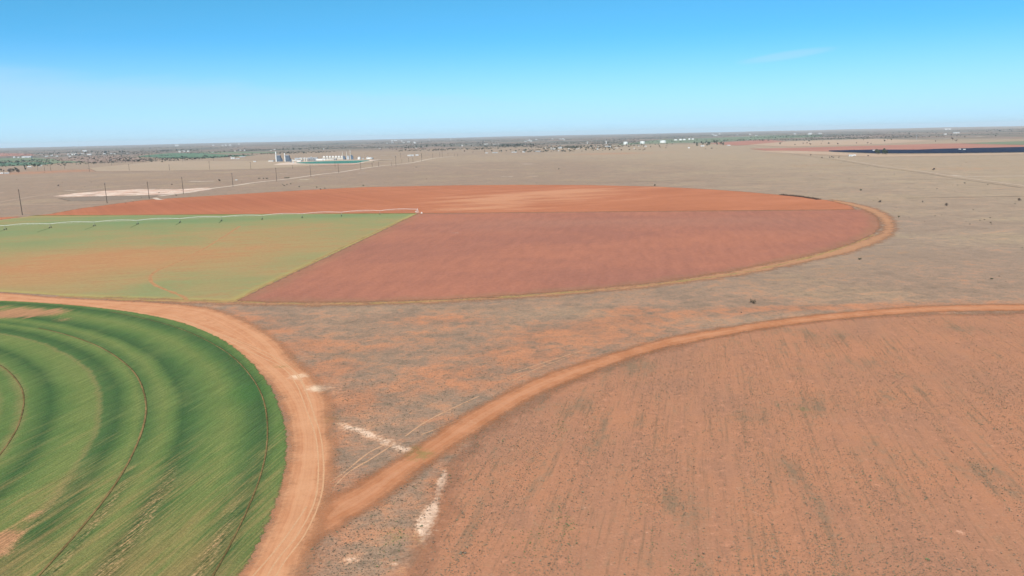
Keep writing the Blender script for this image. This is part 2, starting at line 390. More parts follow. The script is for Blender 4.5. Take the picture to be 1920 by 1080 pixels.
def build_sparse(g):
    p = g.pos(); X, Y, Z = g.sep(p)
    n60 = g.noise(g.map(p, 0, (1/90., 1/50., 1)), 1, 4, .55, .5); n10 = g.noise(g.map(p, 1.35, (1/5., 1/60., 1)), 1, 4, .6); n2 = g.noise(p, 2.5, 3, .7)
    n14 = g.noise(p, 13, 4, .65, .5); v = g.add(g.attr('lush'), g.add(g.mul(n60, .35), g.add(g.mul(n10, .26), g.add(g.mul(n14, .28), g.mul(n2, .22)))))
    c = g.ramp(g.m('MULTIPLY_ADD', v, .5, .52), [(0.0, S(206, 138, 98)), (.3, S(196, 147, 104)), (.48, S(178, 154, 108)), (.62, S(158, 156, 108)), (.8, S(140, 155, 108)), (1.0, S(112, 148, 104))])
    bare = g.step(g.add(g.attr('bare'), g.add(g.mul(n60, .4), g.add(g.mul(n10, .35), g.mul(n14, .4)))), .15, 1.0)
    c = g.mix(g.mul(bare, .6), c, S(203, 148, 104))
    r = g.dist_to(p, (*CA, 0)); 
    rim = g.step(g.add(g.attr('edge'), g.mul(n2, 2)), 7, 2)
    c = g.mix(g.mul(rim, .6), c, S(190, 172, 108))
    return g.vary(g.vary(g.vary(c, n10, .12), n2, .20), n14, .06)
m_sparse = new_mat('sparse_green_crop', build_sparse, edge=(1.2, .5))
poly_sheet('young_crop_field', [ctr, (60,405), (0,413), (-60,420), (-300,470), (-300,520), (0,547), (110,554), (200,558), (300,561), (370,563), (438,565)], .028, m_sparse,
    extra=dict(lush=ellipses([(400,403.5,500,2.5,.35),(400,412,500,10,.25),(60,435,200,14,.35),(700,402,140,5,.3),(330,415,200,6,.3),(30,465,120,14,.3),(300,540,60,20,.25),(330,455,60,14,.1)])-ellipses([(180,490,250,26,.5),(520,450,130,18,.15)]),
               bare=ellipses([(130,500,190,26,.35),(0,470,120,10,.4),(40,530,150,14,.65),(280,490,60,12,.3),(380,540,60,14,.35),(510,430,70,8,.3),(560,460,80,16,.25),(430,500,100,14,.2),(150,545,120,6,.4)])))

# green circle beside the drone
def build_green(g):
    p = g.pos()
    wob = g.add(g.mul(g.noise(p, 14, 3), 1.0), g.mul(g.noise(g.map(p, RHEAD, (1/1.0, 1/12., 1)), 1, 3), 1.3))
    r = g.add(g.dist_to(p, (*CB, 0)), wob)
    u = g.m('MULTIPLY_ADD', r, 1/100., -1.7)                      # 170 m -> 0, 270 m -> 1
    L = S(128, 141, 82); M = S(110, 132, 76); D = S(90, 117, 70); DD = S(75, 103, 63); T = S(142, 138, 88)
    col = g.ramp(u, [(0.0, M), (.12, L), (.20, T), (.225, M), (.245, M), (.27, T), (.29, M), (.345, DD), (.38, M), (.43, L), (.462, L), (.476, T), (.488, D), (.525, DD),
                     (.56, M), (.58, L), (.605, D), (.65, L), (.675, M), (.70, DD), (.735, D), (.77, M), (.82, L), (.855, M), (.88, D), (.92, DD), (.95, M), (1.0, M)])
    rows = g.noise(g.map(p, RHEAD, (1/.55, 1/14., 1)), 1, 3, .6); rows2 = g.noise(g.map(p, RHEAD+.03, (1/3., 1/30., 1)), 1, 4, .6)
    n30 = g.noise(p, 26, 4, .6); n1 = g.noise(p, .7, 3, .7)
    col = g.mix(g.mul(g.step(g.add(n30, g.mul(rows2, .6)), -.1, .6), .32), col, S(136, 146, 88))
    col = g.mix(g.mul(g.step(g.add(n30, g.mul(rows2, .7)), .05, -.6), .28), col, S(82, 120, 66))
    # thin stand towards the camera: soil shows between drill rows
    thin = g.step(g.add(g.attr('thin'), g.add(g.mul(rows2, .5), g.mul(rows, .45))), .25, 1.0)
    col = g.mix(g.mul(thin, .75), col, S(166, 138, 92))
    lush = g.step(g.add(g.attr('lush'), g.mul(n30, .4)), .2, .9)
    col = g.mix(g.mul(lush, .4), col, S(74, 122, 64))
    bare = g.step(g.add(g.attr('bare'), g.add(g.mul(rows2, .45), g.mul(n1, .3))), .35, .8)
    col = g.mix(g.mul(bare, .9), col, g.mix(g.step(rows, -.4, .4), S(192, 142, 106), S(212, 152, 116)))
    fr = g.noise(g.map(p, RHEAD, (1/.42, 1/5., 1)), 1, 3, .65)
    gaps = g.mul(g.step(g.add(fr, g.mul(n1, .5)), -.05, .35), g.step(g.add(g.attr('gaps'), g.mul(rows2, .5)), .3, 1.0))
    col = g.mix(g.mul(gaps, .85), col, g.mix(g.step(n1, -.4, .4), S(150, 118, 80), S(206, 166, 124)))
    gd = g.mul(g.step(g.add(fr, g.mul(n1, .5)), -.05, -.4), g.step(g.attr('gaps'), .2, .9)); col = g.mix(g.mul(gd, .6), col, S(58, 70, 44))
    col = g.vary(g.vary(g.vary(col, rows, .38), n1, .30), fr, .16)
    dkr = g.step(g.noise(g.map(p, RHEAD, (1/.9, 1/40., 1), (3, 7, 0)), 1, 3, .6), .28, .55)
    clump = g.step(g.noise(p, .9, 3, .7), .1, .5)
    return g.mix(g.mul(clump, .22), g.mix(g.mul(dkr, .5), col, S(66, 84, 56)), S(62, 82, 52))
def bump_green(g):
    p = g.pos(); return g.add(g.noise(g.map(p, RHEAD, (1/.5, 1/12., 1)), 1, 2), g.noise(p, .5, 3, .7))
m_green = new_mat('green_wheat', build_green, edge=(1.1, .35), bump=bump_green)
rB = 266.8
SRad = np.hypot(GX-CB[0], GY-CB[1])
sheet('wheat_field', lambda x, y: rB+1.0*np.sin(np.arctan2(y-CB[1], x-CB[0])*9)-np.hypot(x-CB[0], y-CB[1]), .060, m_green, bbox=(CB[0]-rB, CB[0]+rB, CB[1]-rB, CB[1]+rB),
    extra=dict(bare=ellipses([(40,588,90,9,1.1),(120,600,30,6,.5),(10,575,60,6,.4),(0,1015,50,26,.95),(70,965,30,14,.5),(0,1040,40,12,.4)]),
               gaps=ellipses([(250,910,40,40,.0)])+np.exp(-((SRad-231.6)/1.5)**2)*np.clip((CB[1]+80-GY)/45, 0, 1)*.95
                    +np.exp(-((SRad-241.5)/2.4)**2)*np.clip((CB[1]+82-GY)/45, 0, 1)*1.0+np.exp(-((SRad-259.5)/2.2)**2)*np.clip((CB[1]+60-GY)/35, 0, 1)*.85
                    +np.exp(-((SRad-218.6)/1.3)**2)*np.clip((CB[1]+75-GY)/40, 0, 1)*.8,
               thin=np.clip((CB[1]+110-GY)/110, 0, 1)*.82, lush=ellipses([(460,740,50,30,.9),(480,620,0.1,.1,0),(320,620,90,14,.4),(500,900,40,60,.3)])))

# weedy fallow circle to the right
def build_weedy(g):
    p = g.pos()
    n40 = g.noise(p, 34, 4, .6, .4); n9 = g.noise(g.map(p, RHEAD+.05, (1/5., 1/22., 1)), 1, 4, .62); rows = g.noise(g.map(p, RHEAD+.05, (1/.9, 1/30., 1)), 1, 3, .55)
    n2 = g.noise(p, 2.2, 4, .65); n05 = g.noise(p, .5, 3, .7)
    base = g.mix(g.step(g.add(n40, g.mul(n9, .6)), -.6, .6), S(184, 134, 108), S(205, 142, 108))
    grey = g.step(g.add(g.add(g.attr('dark'), g.mul(n9, .85)), g.add(g.mul(n2, .6), g.mul(n40, .5))), .0, .85)
    base = g.mix(g.mul(grey, .85), base, S(148, 124, 102))
    gr = g.step(g.add(g.attr('green'), g.add(g.mul(n2, .5), g.mul(n9, .4))), .4, 1.0)
    base = g.mix(g.mul(gr, .6), base, S(140, 132, 84))
    pl = g.step(g.add(g.attr('pale'), g.add(g.mul(n2, 1.0), g.mul(n05, .7))), .3, 1.45); base = g.mix(pl, base, S(240, 200, 174))
    rowd = g.step(g.add(rows, g.mul(n9, .6)), .0, .5)
    base = g.mix(g.mul(rowd, g.m('MULTIPLY_ADD', g.step(n40, -.4, .5), .34, .18)), base, S(148, 118, 96))
    fr = g.noise(g.map(p, RHEAD+.05, (1/.45, 1/6., 1)), 1, 3, .65)
    base = g.mix(g.mul(g.step(g.add(fr, g.mul(rows, .6)), .12, .6), .36), base, S(132, 108, 86))
    base = g.mix(g.mul(g.step(g.add(n2, g.mul(n9, -.5)), .15, .6), .55), base, S(214, 148, 116))
    sp = g.step(g.add(g.noise(p, .75, 3, .7), g.add(g.mul(grey, .12), g.mul(rows, .25))), .28, .5)
    base = g.mix(g.mul(sp, .5), base, S(128, 104, 84))
    return g.vary(g.vary(g.vary(base, n2, .14), n05, .22), n9, .08)
m_weedy = new_mat('weedy_fallow_soil', build_weedy, edge=(4.5, 5.0), bump=lambda g: g.mul(g.noise(g.pos(), .7, 4, .65), .45))
C_edge = P([(770,1079),(830,980),(845,905),(850,870),(900,815),(980,765),(1080,712),(1200,667),(1340,630),(1500,605),(1600,595),(1700,590),(1900,587),(2100,588),(2500,600)])
C_poly = np.array(C_edge+[(170, 90), (150, 20), (60, 12), (-14, 70)])
sheet('weedy_field', lambda x, y: sdist(x, y, C_poly), .012, m_weedy, bbox=(C_poly[:, 0].min(), C_poly[:, 0].max(), C_poly[:, 1].min(), C_poly[:, 1].max()),
    extra=dict(dark=ellipses([(1180,690,60,16,.6),(1000,760,120,20,.35),(930,850,60,30,.3),(1100,830,50,60,.25),(1570,630,60,8,.4),(1820,618,60,8,.4),(1620,680,60,10,.3),(1700,705,70,10,.3),(1850,730,60,20,.3),
        (1520,760,60,20,.25),(1300,960,50,60,.35),(1480,880,20,40,.4),(1540,960,30,40,.3),(1640,850,40,30,.25),(1840,880,50,40,.4),(1600,1040,60,30,.25),(1440,620,120,8,.25),(1250,1040,60,30,.3),(1100,1040,60,30,.3),(1410,780,50,20,.3)]),
        green=ellipses([(1050,800,24,18,.55),(1510,770,35,12,.5),(1065,985,30,30,.5),(1000,980,60,40,.25),(1075,930,20,8,.4),(965,1025,20,12,.5),(930,1060,40,20,.4),(1260,1060,40,20,.35),(1350,840,60,30,.1)]),
        pale=F_pale+ellipses([(1800,998,6,3,.9),(1605,1044,10,3,.6),(1080,745,3,2,.6),(1340,718,3,2,.6)])))

# ------------------------------------------------------------------ dirt tracks
def build_track(main, light, streak, rh=None):
    def f(g):
        p = g.pos(); e = g.attr('edge')
        n10 = g.noise(p, 10, 4, .6, .3); n2 = g.noise(p, 2, 4, .65); n04 = g.noise(p, .4, 3, .7)
        along = g.noise(g.map(p, rh if rh is not None else RHEAD, (1/.8, 1/25., 1)), 1, 3, .6)
        ew = g.add(e, g.mul(n10, .5))
        ruts = g.noise(g.map(ew, 0) if False else g.vec(ew), 1.0, 2, .6)
        base = g.mix(g.step(g.add(n10, g.mul(n2, .4)), -.5, .5), main, light)
        cen = g.noise(g.vec(g.add(g.mul(e, .35), g.mul(n10, .12))), 1.0, 3, .6); base = g.mix(g.mul(g.step(cen, -.1, .5), .6), base, streak)
        base = g.mix(g.mul(g.step(ruts, .05, .5), .5), base, streak)
        fine = g.noise(g.vec(g.mul(e, 1.0)), .33, 2, .6); base = g.vary(base, fine, .07)
        base = g.mix(g.step(g.add(g.attr('pale'), g.mul(n2, .4)), .3, .9), base, S(250, 214, 182))
        base = g.mix(g.mul(g.step(g.add(g.attr('green'), g.add(g.mul(n2, 1.1), g.mul(n04, .8))), .3, 1.2), .75), base, S(150, 132, 84))
        base = g.mix(g.mul(g.step(g.add(g.mul(e, -.22), g.mul(n2, .8)), -.55, .5), .45), base, S(184, 130, 100))
        return g.vary(g.vary(g.vary(base, ruts, .13), n2, .08), n04, .09)
    return f
m_sand = new_mat('sandy_track', build_track(S(211, 146, 107), S(224, 162, 122), S(232, 176, 136)), edge=(2.6, 3.2))
m_track = new_mat('orange_track', build_track(S(194, 128, 90), S(210, 144, 106), S(222, 164, 128)), edge=(2.2, 2.8))
m_ring = new_mat('ring_track', build_track(S(192, 142, 110), S(206, 150, 114), S(196, 150, 114)), edge=(5.0, 4.5))
m_rut = new_mat('pale_wheel_rut', lambda g: g.vary(S(230, 178, 138), g.noise(g.pos(), 1.0, 3), .12), edge=(.10, .14))
m_rut2 = new_mat('sandy_rut', lambda g: g.vary(S(226, 176, 140), g.noise(g.pos(), 1.0, 3), .12), edge=(.12, .2))
m_caliche = new_mat('pale_caliche', lambda g: g.vary(g.mix(g.step(g.noise(g.pos(), 9, 4, .6), -.4, .4), S(222, 184, 164), S(240, 214, 192)), g.noise(g.pos(), 2, 3), .12), edge=(1.6, 1.0))
m_caliche_pink = new_mat('pink_caliche', lambda g: g.vary(g.mix(g.mul(g.step(g.noise(g.map(g.pos(), .3, (1/40., 1/22., 1), (5, 2, 0)), 1, 5, .65), .0, .35), .8), g.mix(g.step(g.add(g.noise(g.map(g.pos(), .1, (1/25., 1/16., 1)), 1, 4, .6), g.mul(g.noise(g.pos(), 4, 3), .3)), -.3, .5), S(228, 186, 166), S(255, 238, 222)), S(182, 150, 132)), g.noise(g.pos(), 3, 3), .1), edge=(10, 5))

ribbon('sandy_track', [(-80,548),(0,549),(110,558),(200,563),(300,568),(400,580),(470,608),(520,640),(548,672),(580,700),(612,745),(618,790),(622,850),(618,905),(607,950),(600,985),(575,1040),(560,1100),(540,1200)],
       [(-80,566),(0,566),(120,572),(200,584),(290,600),(345,613),(420,648),(478,692),(508,722),(530,760),(540,800),(541,850),(528,915),(506,975),(480,1030),(452,1080),(400,1180)], .052, m_sand, extra=dict(pale=F_pale, green=F_green))
ribbon('orange_track', [(585,965),(612,940),(660,915),(720,878),(780,840),(860,786),(920,752),(1000,712),(1100,678),(1200,648),(1290,626),(1400,608),(1500,594),(1600,584),(1700,576.5),(1800,572),(1920,571),(2100,573),(2500,582)],
       [(560,1035),(600,1010),(655,975),(720,935),(790,880),(870,825),(920,795),(1000,745),(1100,702),(1200,665),(1290,643),(1400,622),(1500,607),(1600,596),(1700,588),(1800,583.5),(1920,583),(2100,585),(2500,594)], .040, m_track, extra=dict(pale=F_pale*.6, green=F_green))
ringO = [(1560,374),(1600,381),(1640,391),(1668,405),(1677,422),(1672,438),(1650,453),(1600,471),(1550,483),(1480,498),(1400,514),(1300,528),(1200,540),(1100,549),(1000,557),(900,563),(800,568),(700,571),(600,572.5),(500,572),(400,570),(300,566),(200,562)]
ringI = [(1560,377),(1596,386),(1622,394),(1646,407),(1657,424),(1650,436),(1620,449),(1580,462),(1540,473),(1470,489),(1400,503),(1300,520),(1200,533),(1100,543),(1000,551.5),(900,558),(800,563),(700,566),(600,567.5),(500,567),(400,565),(300,561.5),(200,558)]
ribbon('ring_track', ringO, ringI, .034, m_ring, extra=dict(pale=F_pale, green=F_green*.3))
# worn wheel ruts along the sandy track
for k, (rut) in enumerate([[(330,598),(420,636),(480,665),(530,690),(556,722),(575,770),(592,820),(597,880),(590,940),(560,1000),(520,1050),(496,1090)],
            [(325,592),(430,634),(495,665),(545,693),(572,730),(588,775),(602,822),(607,880),(601,935),(573,1000),(536,1050),(512,1090)],
            [(420,628),(505,664),(556,700),(578,745),(592,790)],
            [(470,1085),(510,1040),(545,995),(575,950)]]):
    strip('wheel_rut', P(rut), .38, .062+.004*k, m_rut, jitter=.15, step=1.5)
for k2, rut in enumerate([[(640,950),(700,912),(760,872)], [(618,905),(640,890),(690,850),(720,835)], [(625,915),(655,885),(700,858),(735,835)],
        [(600,665),(560,672),(532,688)],
            [(760,818),(800,790),(850,765),(900,742)], [(790,815),(830,800),(900,770)], [(960,700),(1020,680),(1100,655)], [(960,715),(1010,690),(1060,672)]]):
    strip('wheel_rut', P(rut), .42, .024+.003*k2, m_rut2, jitter=.3, step=1.5)
# caliche wash between the junctions
# track in the young crop
m_croptrack = new_mat('crop_track', lambda g: g.vary(S(204, 152, 108), g.noise(g.pos(), 4, 3), .12), edge=(.9, .9))
strip('crop_track', P([(450,424),(430,437),(390,462),(340,488),(300,505),(285,514),(281,522),(290,534),(315,545),(340,555),(352,563)]), 2.2, .036, m_croptrack, jitter=.2, step=5)
# drain cut across the crop sector edge: dry grass margin
m_margin = new_mat('grass_margin', lambda g: g.vary(g.mix(g.step(g.noise(g.pos(), 8, 3), -.4, .4), S(192, 152, 104), S(172, 146, 98)), g.noise(g.pos(), 2, 3), .25), edge=(1.2, .6))
strip('grass_margin', P([(440,565),(500,533),(560,505),(640,465),(700,437),(760,410)]), 2.2, .037, m_margin, jitter=.35, step=6)
strip('grass_margin', P([(440,566),(600,569.5),(800,565),(1000,553),(1200,536),(1400,509),(1560,471),(1640,440)]), 1.8, .043, m_margin, jitter=.6, step=6)
strip('grass_margin', P([(110,555),(200,559.5),(300,563),(440,566)]), 3.0, .046, m_margin, jitter=.4, step=6)
m_dkmargin = new_mat('dark_crop_margin', lambda g: g.vary(S(108, 118, 66), g.noise(g.pos(), 3, 3), .3), edge=(1.2, .6))
strip('crop_margin', P([(60,404.5),(300,403),(500,401.5),(780,400.2)]), 5, .036, m_dkmargin, jitter=.2, step=8)
m_mdmargin = new_mat('dull_margin', lambda g: g.vary(S(150, 105, 80), g.noise(g.pos(), 3, 3), .25), edge=(1.2, .6))
strip('field_margin', P([(783,400),(1000,398),(1200,396.5),(1600,393.2)]), 4, .034, m_mdmargin, jitter=.3, step=8)

# sprinkler wheel ruts in the wheat circle (concentric) and in the young crop
m_wrut = new_mat('wheel_rut_soil', lambda g: g.vary(g.mix(g.step(g.noise(g.pos(), 12, 3), -.5, .5), S(120, 100, 64), S(160, 132, 90)), g.noise(g.pos(), .8, 3), .3), edge=(.2, .15))
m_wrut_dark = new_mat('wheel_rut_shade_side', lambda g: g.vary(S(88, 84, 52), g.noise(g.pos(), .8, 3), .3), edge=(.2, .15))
for r, w in ((197.1, .42), (229.7, .5), (262.4, .36)):
    th = np.radians(np.arange(-28, 62, 1.0))
    rr = r+.22*np.sin(th*9+r)+.07*np.sin(th*31+1)
    strip('wheel_rut', list(zip(CB[0]+rr*np.cos(th), CB[1]+rr*np.sin(th))), w, .075, m_wrut, jitter=.2, step=1.2)
    strip('wheel_rut', list(zip(CB[0]+(rr+w*.62)*np.cos(th), CB[1]+(rr+w*.62)*np.sin(th))), w*.45, .085, m_wrut_dark, jitter=.3, step=1.2)  # dark strip beside the rut: its shaded side painted in as colour

# ------------------------------------------------------------------ far fields, pits, ponds and roads
def simple(name, c1, c2, size=(60, 40), amp=4.0, v=.08):
    return new_mat(name, lambda g: g.vary(g.mix(g.step(g.noise(g.map(g.pos(), .05, (1/size[0], 1/size[1], 1)), 1, 4, .6), -.5, .5), c1, c2), g.noise(g.pos(), 12, 3), v), edge=(amp, amp*.5))
m_redfar = simple('red_far_field', S(184, 128, 112), S(196, 140, 122), (200, 150), 8)
m_greenfar = simple('green_far_field', S(98, 130, 108), S(118, 142, 114), (250, 200), 10)
m_olivefar = simple('olive_far_field', S(122, 138, 112), S(146, 150, 122), (250, 200), 10)
m_palefar = simple('pale_far_lot', S(214, 188, 170), S(232, 214, 198), (80, 60), 6)
m_brownfar = simple('brown_far_field', S(160, 134, 122), S(172, 146, 130), (250, 200), 10)
m_peach = simple('bare_strip', S(200, 168, 144), S(206, 178, 154), (60, 40), 5)
FARZ = [.30]
def far(name, pix, mat, z=None, **kw):
    if z is None: FARZ[0] += .06; z = FARZ[0]
    return poly_sheet(name, pix, z, mat, **kw)
far('red_field', [(1405,279),(1500,277),(1640,273),(1760,269.5),(1800,269),(1925,272),(2200,272),(2200,278.5),(1925,278.5),(1760,280.5),(1640,282.5),(1555,284),(1440,283)], m_redfar)
far('bare_strip', [(1400,283),(1470,282.5),(1555,284.5),(1600,288),(1680,290),(1925,287.2),(1925,289.5),(1760,293),(1640,294.5),(1560,291),(1480,288)], m_peach)
far('green_field', [(1800,268.5),(1860,266.5),(1925,264.5),(2300,262),(2300,271),(1925,271.8),(1860,270.8)], m_olivefar)
far('green_field', [(1240,261.5),(1330,259),(1440,254),(1540,252.5),(1540,257),(1440,260.5),(1330,267),(1210,270),(1150,272)], m_olivefar)
far('red_field', [(1330,269),(1370,266),(1440,262),(1480,266),(1440,270),(1380,273)], m_redfar)
far('dry_field', [(1400,272),(1480,265),(1640,260.5),(1760,264),(1640,271),(1480,275.5)], m_peach)
far('green_field', [(-200,303.5),(0,304.5),(80,304),(115,305.5),(80,309),(0,312),(-200,318)], m_greenfar)
far('olive_field', [(-200,297),(0,297),(60,296),(112,299),(110,303),(0,303.3),(-200,303)], m_olivefar)
far('olive_field', [(90,303),(165,301.5),(165,304.5),(100,306.5)], m_olivefar)
far('red_field', [(-200,287),(0,287),(60,288.5),(66,291.5),(0,293.3),(-200,295)], m_redfar)
far('green_field', [(255,294),(275,291),(320,287.3),(372,287),(400,289),(440,290.5),(480,291),(440,294),(400,296),(340,297),(290,295.5)], m_greenfar)
far('olive_field', [(372,285.6),(440,284.8),(520,285),(520,287),(440,288),(380,287)], m_olivefar)
far('brown_field', [(100,300),(160,293),(290,297),(270,303),(180,305.5)], m_brownfar)
far('tan_field', [(165,315),(230,309),(300,302.5),(480,301.5),(700,297),(700,305),(480,317),(300,320.5),(180,321.5)], simple('tan_far_field', S(186, 164, 140), S(194, 168, 146), (150, 90), 8), z=.25)
# salty bare pit by the road
far('salt_pit', [(100,368.5),(140,362.5),(200,358),(260,354.8),(330,355),(385,352),(398,354),(375,359),(345,362.5),(310,364.5),(250,366.5),(160,368.5)], m_caliche_pink, z=.1, smooth=True)
m_purple = new_mat('grey_scrub_patch', lambda g: g.vary(S(154, 136, 122), g.noise(g.pos(), 4, 3), .2), edge=(7, 4))
far('grey_patch', [(110,372),(180,368.5),(300,367),(280,371),(200,376),(130,377)], m_purple, z=.03)
# storage pond below the gas plant
m_berm = simple('pond_berm', S(226, 196, 176), S(238, 216, 198), (40, 20), 5)
m_bermpink = simple('pond_berm_red', S(206, 162, 146), S(212, 172, 152), (40, 20), 5)
far('pond_berm', [(511,309),(525,306),(560,303.3),(610,301.3),(690,300.3),(712,298.6),(716,300),(690,303),(672,307.2),(610,308.6),(560,308.6),(520,309.6)], m_berm, z=.4)
far('pond_berm', [(590,308.4),(672,307),(664,309.2),(600,309.6)], m_bermpink, z=.45)
m_water = flat_mat('pond_water', S(78, 140, 122), .6, .1, .08, 60)
def flat_poly(name, g2, z, mat, **props):
    g2 = np.array(g2); me = bpy.data.meshes.new(name)
    me.from_pydata([(x, y, z) for x, y in g2], [], [list(range(len(g2)))]); me.materials.append(mat)
    me.update()
    if me.polygons[0].normal.z < 0: me.flip_normals()
    o = bpy.data.objects.new(name, me); C.objects.link(o); o['kind'] = 'structure'
    for k, v in props.items(): o[k] = v
    return o
flat_poly('pond_water', catmull(P([(556,305.2),(600,302.8),(650,301.7),(692,301.1),(680,303.6),(664,306.2),(610,307.2),(570,307)]), True, 5), .85, m_water)
# roads
m_whiteroad = simple('caliche_road', S(222, 198, 180), S(232, 212, 196), (30, 10), .8)
m_graytrack = simple('faint_track', S(200, 174, 154), S(210, 186, 166), (30, 10), .8)
m_darkline = simple('fence_line_grass', S(144, 126, 110), S(156, 138, 120), (30, 10), .8)
def road(name, pix, w, z, mat, jitter=.08): return strip(name, P(pix), w, z, mat, jitter=jitter, step=14)
road('caliche_road', [(300,367.5),(345,361.5),(400,353),(440,348),(480,342),(540,335.5),(600,327),(640,322.5),(680,316),(720,310.5),(770,305.5),(812,297),(850,293.5)], 10, .14, m_whiteroad)
road('caliche_road', [(290,371),(297,374),(306,374.5)], 7, .16, m_whiteroad)
road('faint_track', [(-60,385.5),(0,384.5),(60,383.5),(120,383),(200,381)], 3.2, .12, m_graytrack)
road('faint_track', [(0,379),(80,366),(140,360),(220,350),(300,344),(345,341.5),(400,340)], 3.5, .12, m_graytrack)
road('faint_track', [(345,341.5),(420,338),(500,335),(560,333)], 4, .12, m_graytrack)
road('caliche_road', [(1785,328.5),(1815,331),(1860,330.5),(1925,330),(2100,329)], 5.5, .14, m_whiteroad)
road('faint_track', [(1405,273),(1450,281),(1560,296),(1640,309),(1720,320),(1785,330),(1850,339),(1925,349),(2100,374)], 5.5, .14, m_graytrack)
road('fence_line', [(1408,276),(1450,284),(1560,299),(1640,312),(1720,323),(1785,333.5),(1850,343),(1925,353.5),(2100,380)], 2.6, .18, m_darkline, .3)
road('fence_line', [(1700,371.5),(1800,370),(1925,368),(2100,366)], 3.2, .14, m_darkline, .3)
road('fence_line', [(1100,343.5),(1300,338),(1480,336),(1800,336.5)], 2.0, .12, m_darkline, .4)
road('fence_line', [(165,321.8),(300,320.7),(500,317.6),(700,306)], 2.2, .32, m_darkline, .4)
road('faint_track', [(1580,325),(1700,323),(1780,324)], 3, .12, m_graytrack)
for pts, w in [([(355,340),(380,340.2),(402,339.6)], 12), ([(120,357.6),(132,357.2),(142,357.4)], 8), ([(0,360.6),(6,360.6)], 10), ([(562,336.8),(570,336.6),(580,336.4)], 12), ([(524,325.6),(532,325.3),(540,325.5)], 9), ([(672,324.6),(682,324.3),(692,324.5)], 8),
               ([(940,331.3),(950,330.9),(962,331)], 8), ([(985,307.4),(990,307.8),(996,307.4)], 18), ([(988,330.8),(997,330.4),(1006,330.6)], 8), ([(232,375.4),(240,375),(250,375.2)], 6), ([(840,437.5),(850,437),(860,437.2)], 1.5)]:
    strip('caliche_patch', P(pts), w, .15, m_palefar, jitter=.25, step=6)
# pale lots and stripes far out
for (x0, x1, y, w) in [(1000,1045,270.5,60),(1075,1100,269,60),(1160,1210,272.3,30),(1210,1290,268.8,26),(1290,1330,268.5,20),(1570,1600,263.3,60),(1740,1790,260.6,40),(1820,1860,262,40),(1700,1735,263.5,30),(1880,1925,262,40),
                      (1770,1850,257.5,70),(1480,1530,250.8,110),(1720,1760,251,60),(1895,1925,241,200),(700,735,300.2,40),(715,745,292.2,20),(760,790,291,30),(240,260,280,60),(235,260,277.5,90),(370,400,272.5,120),(1560,1590,262,30),(1440,1465,265.3,20),(1100,1130,250,200),(1330,1360,245,200),(100,130,262,300),(150,170,285,50)]:
    FARZ[0] += .03
    strip('pale_lot', P([(x0, y), ((x0+x1)/2, y-.15*(1)), (x1, y-(x1-x0)*.02)]), w, FARZ[0], m_palefar, jitter=.2, step=25)

# ================================================================== THINGS
def fresh(name, bm, mat, parent=None, loc=None):
    me = bpy.data.meshes.new(name); bm.normal_update(); bm.to_mesh(me); bm.free(); me.materials.append(mat)
    o = bpy.data.objects.new(name, me); C.objects.link(o)
    if parent is not None: o.parent = parent
    if loc is not None: o.location = loc
    return o
def tag(o, label, cat, group=None):
    o['label'] = label; o['category'] = cat
    if group: o['group'] = group
    return o
def empty(name, loc, rz=0.0):
    o = bpy.data.objects.new(name, None); C.objects.link(o); o.location = loc; o.rotation_euler = (0, 0, rz); o.empty_display_size = .2
    return o
def box(bm, x, y, z, sx, sy, sz, rz=0.0, taper=1.0):
    """box centred at x,y standing on z"""
    vs_ = []
    c, s_ = math.cos(rz), math.sin(rz)
    for k, (zz, t) in enumerate(((0, 1), (sz, taper))):
        for ax, ay in ((-1, -1), (1, -1), (1, 1), (-1, 1)):
            px, py = ax*sx/2*t, ay*sy/2*t
            vs_.append(bm.verts.new((x+px*c-py*s_, y+px*s_+py*c, z+zz)))
    for f in ((0, 3, 2, 1), (4, 5, 6, 7), (0, 1, 5, 4), (1, 2, 6, 5), (2, 3, 7, 6), (3, 0, 4, 7)): bm.faces.new([vs_[i] for i in f])
def tube(bm, a, b, ra, rb=None, n=8):
    rb = ra if rb is None else rb
    a, b = Vector(a), Vector(b); d = (b-a).normalized(); t = d.orthogonal().normalized(); w = d.cross(t)
    A_ = [bm.verts.new(a+(t*math.cos(i*2*math.pi/n)+w*math.sin(i*2*math.pi/n))*ra) for i in range(n)]
    B_ = [bm.verts.new(b+(t*math.cos(i*2*math.pi/n)+w*math.sin(i*2*math.pi/n))*rb) for i in range(n)]
    for i in range(n): bm.faces.new((A_[i], A_[(i+1) % n], B_[(i+1) % n], B_[i]))
    bm.faces.new(A_[::-1]); bm.faces.new(B_)
def cone_top(bm, x, y, z, r, h, n=20):
    c = bm.verts.new((x, y, z+h)); R_ = [bm.verts.new((x+r*math.cos(i*2*math.pi/n), y+r*math.sin(i*2*math.pi/n), z)) for i in range(n)]
    for i in range(n): bm.faces.new((R_[i], R_[(i+1) % n], c))
def children(o): return [c for c in C.objects if c.parent is o]
KIDS = {}
def dup(root, loc, rz=0.0, scale=None):
    if root.name not in KIDS: KIDS[root.name] = [(c, [d for d in C.objects if d.parent is c]) for c in C.objects if c.parent is root]
    r = root.copy(); C.objects.link(r); r.location = loc; r.rotation_euler = (0, 0, rz)
    if scale is not None: r.scale = scale if isinstance(scale, tuple) else (scale,)*3
    for c, gc in KIDS[root.name]:
        q = c.copy(); C.objects.link(q); q.parent = r
        for d in gc: e = d.copy(); C.objects.link(e); e.parent = q
    return r
def at(x, y, z=0.0):
    gx, gy = U(x, y); return (gx, gy, float(relief(gx, gy))+z)
def mpp(x, y):
    gx, gy = U(x, y); return math.hypot(gx, gy)/F

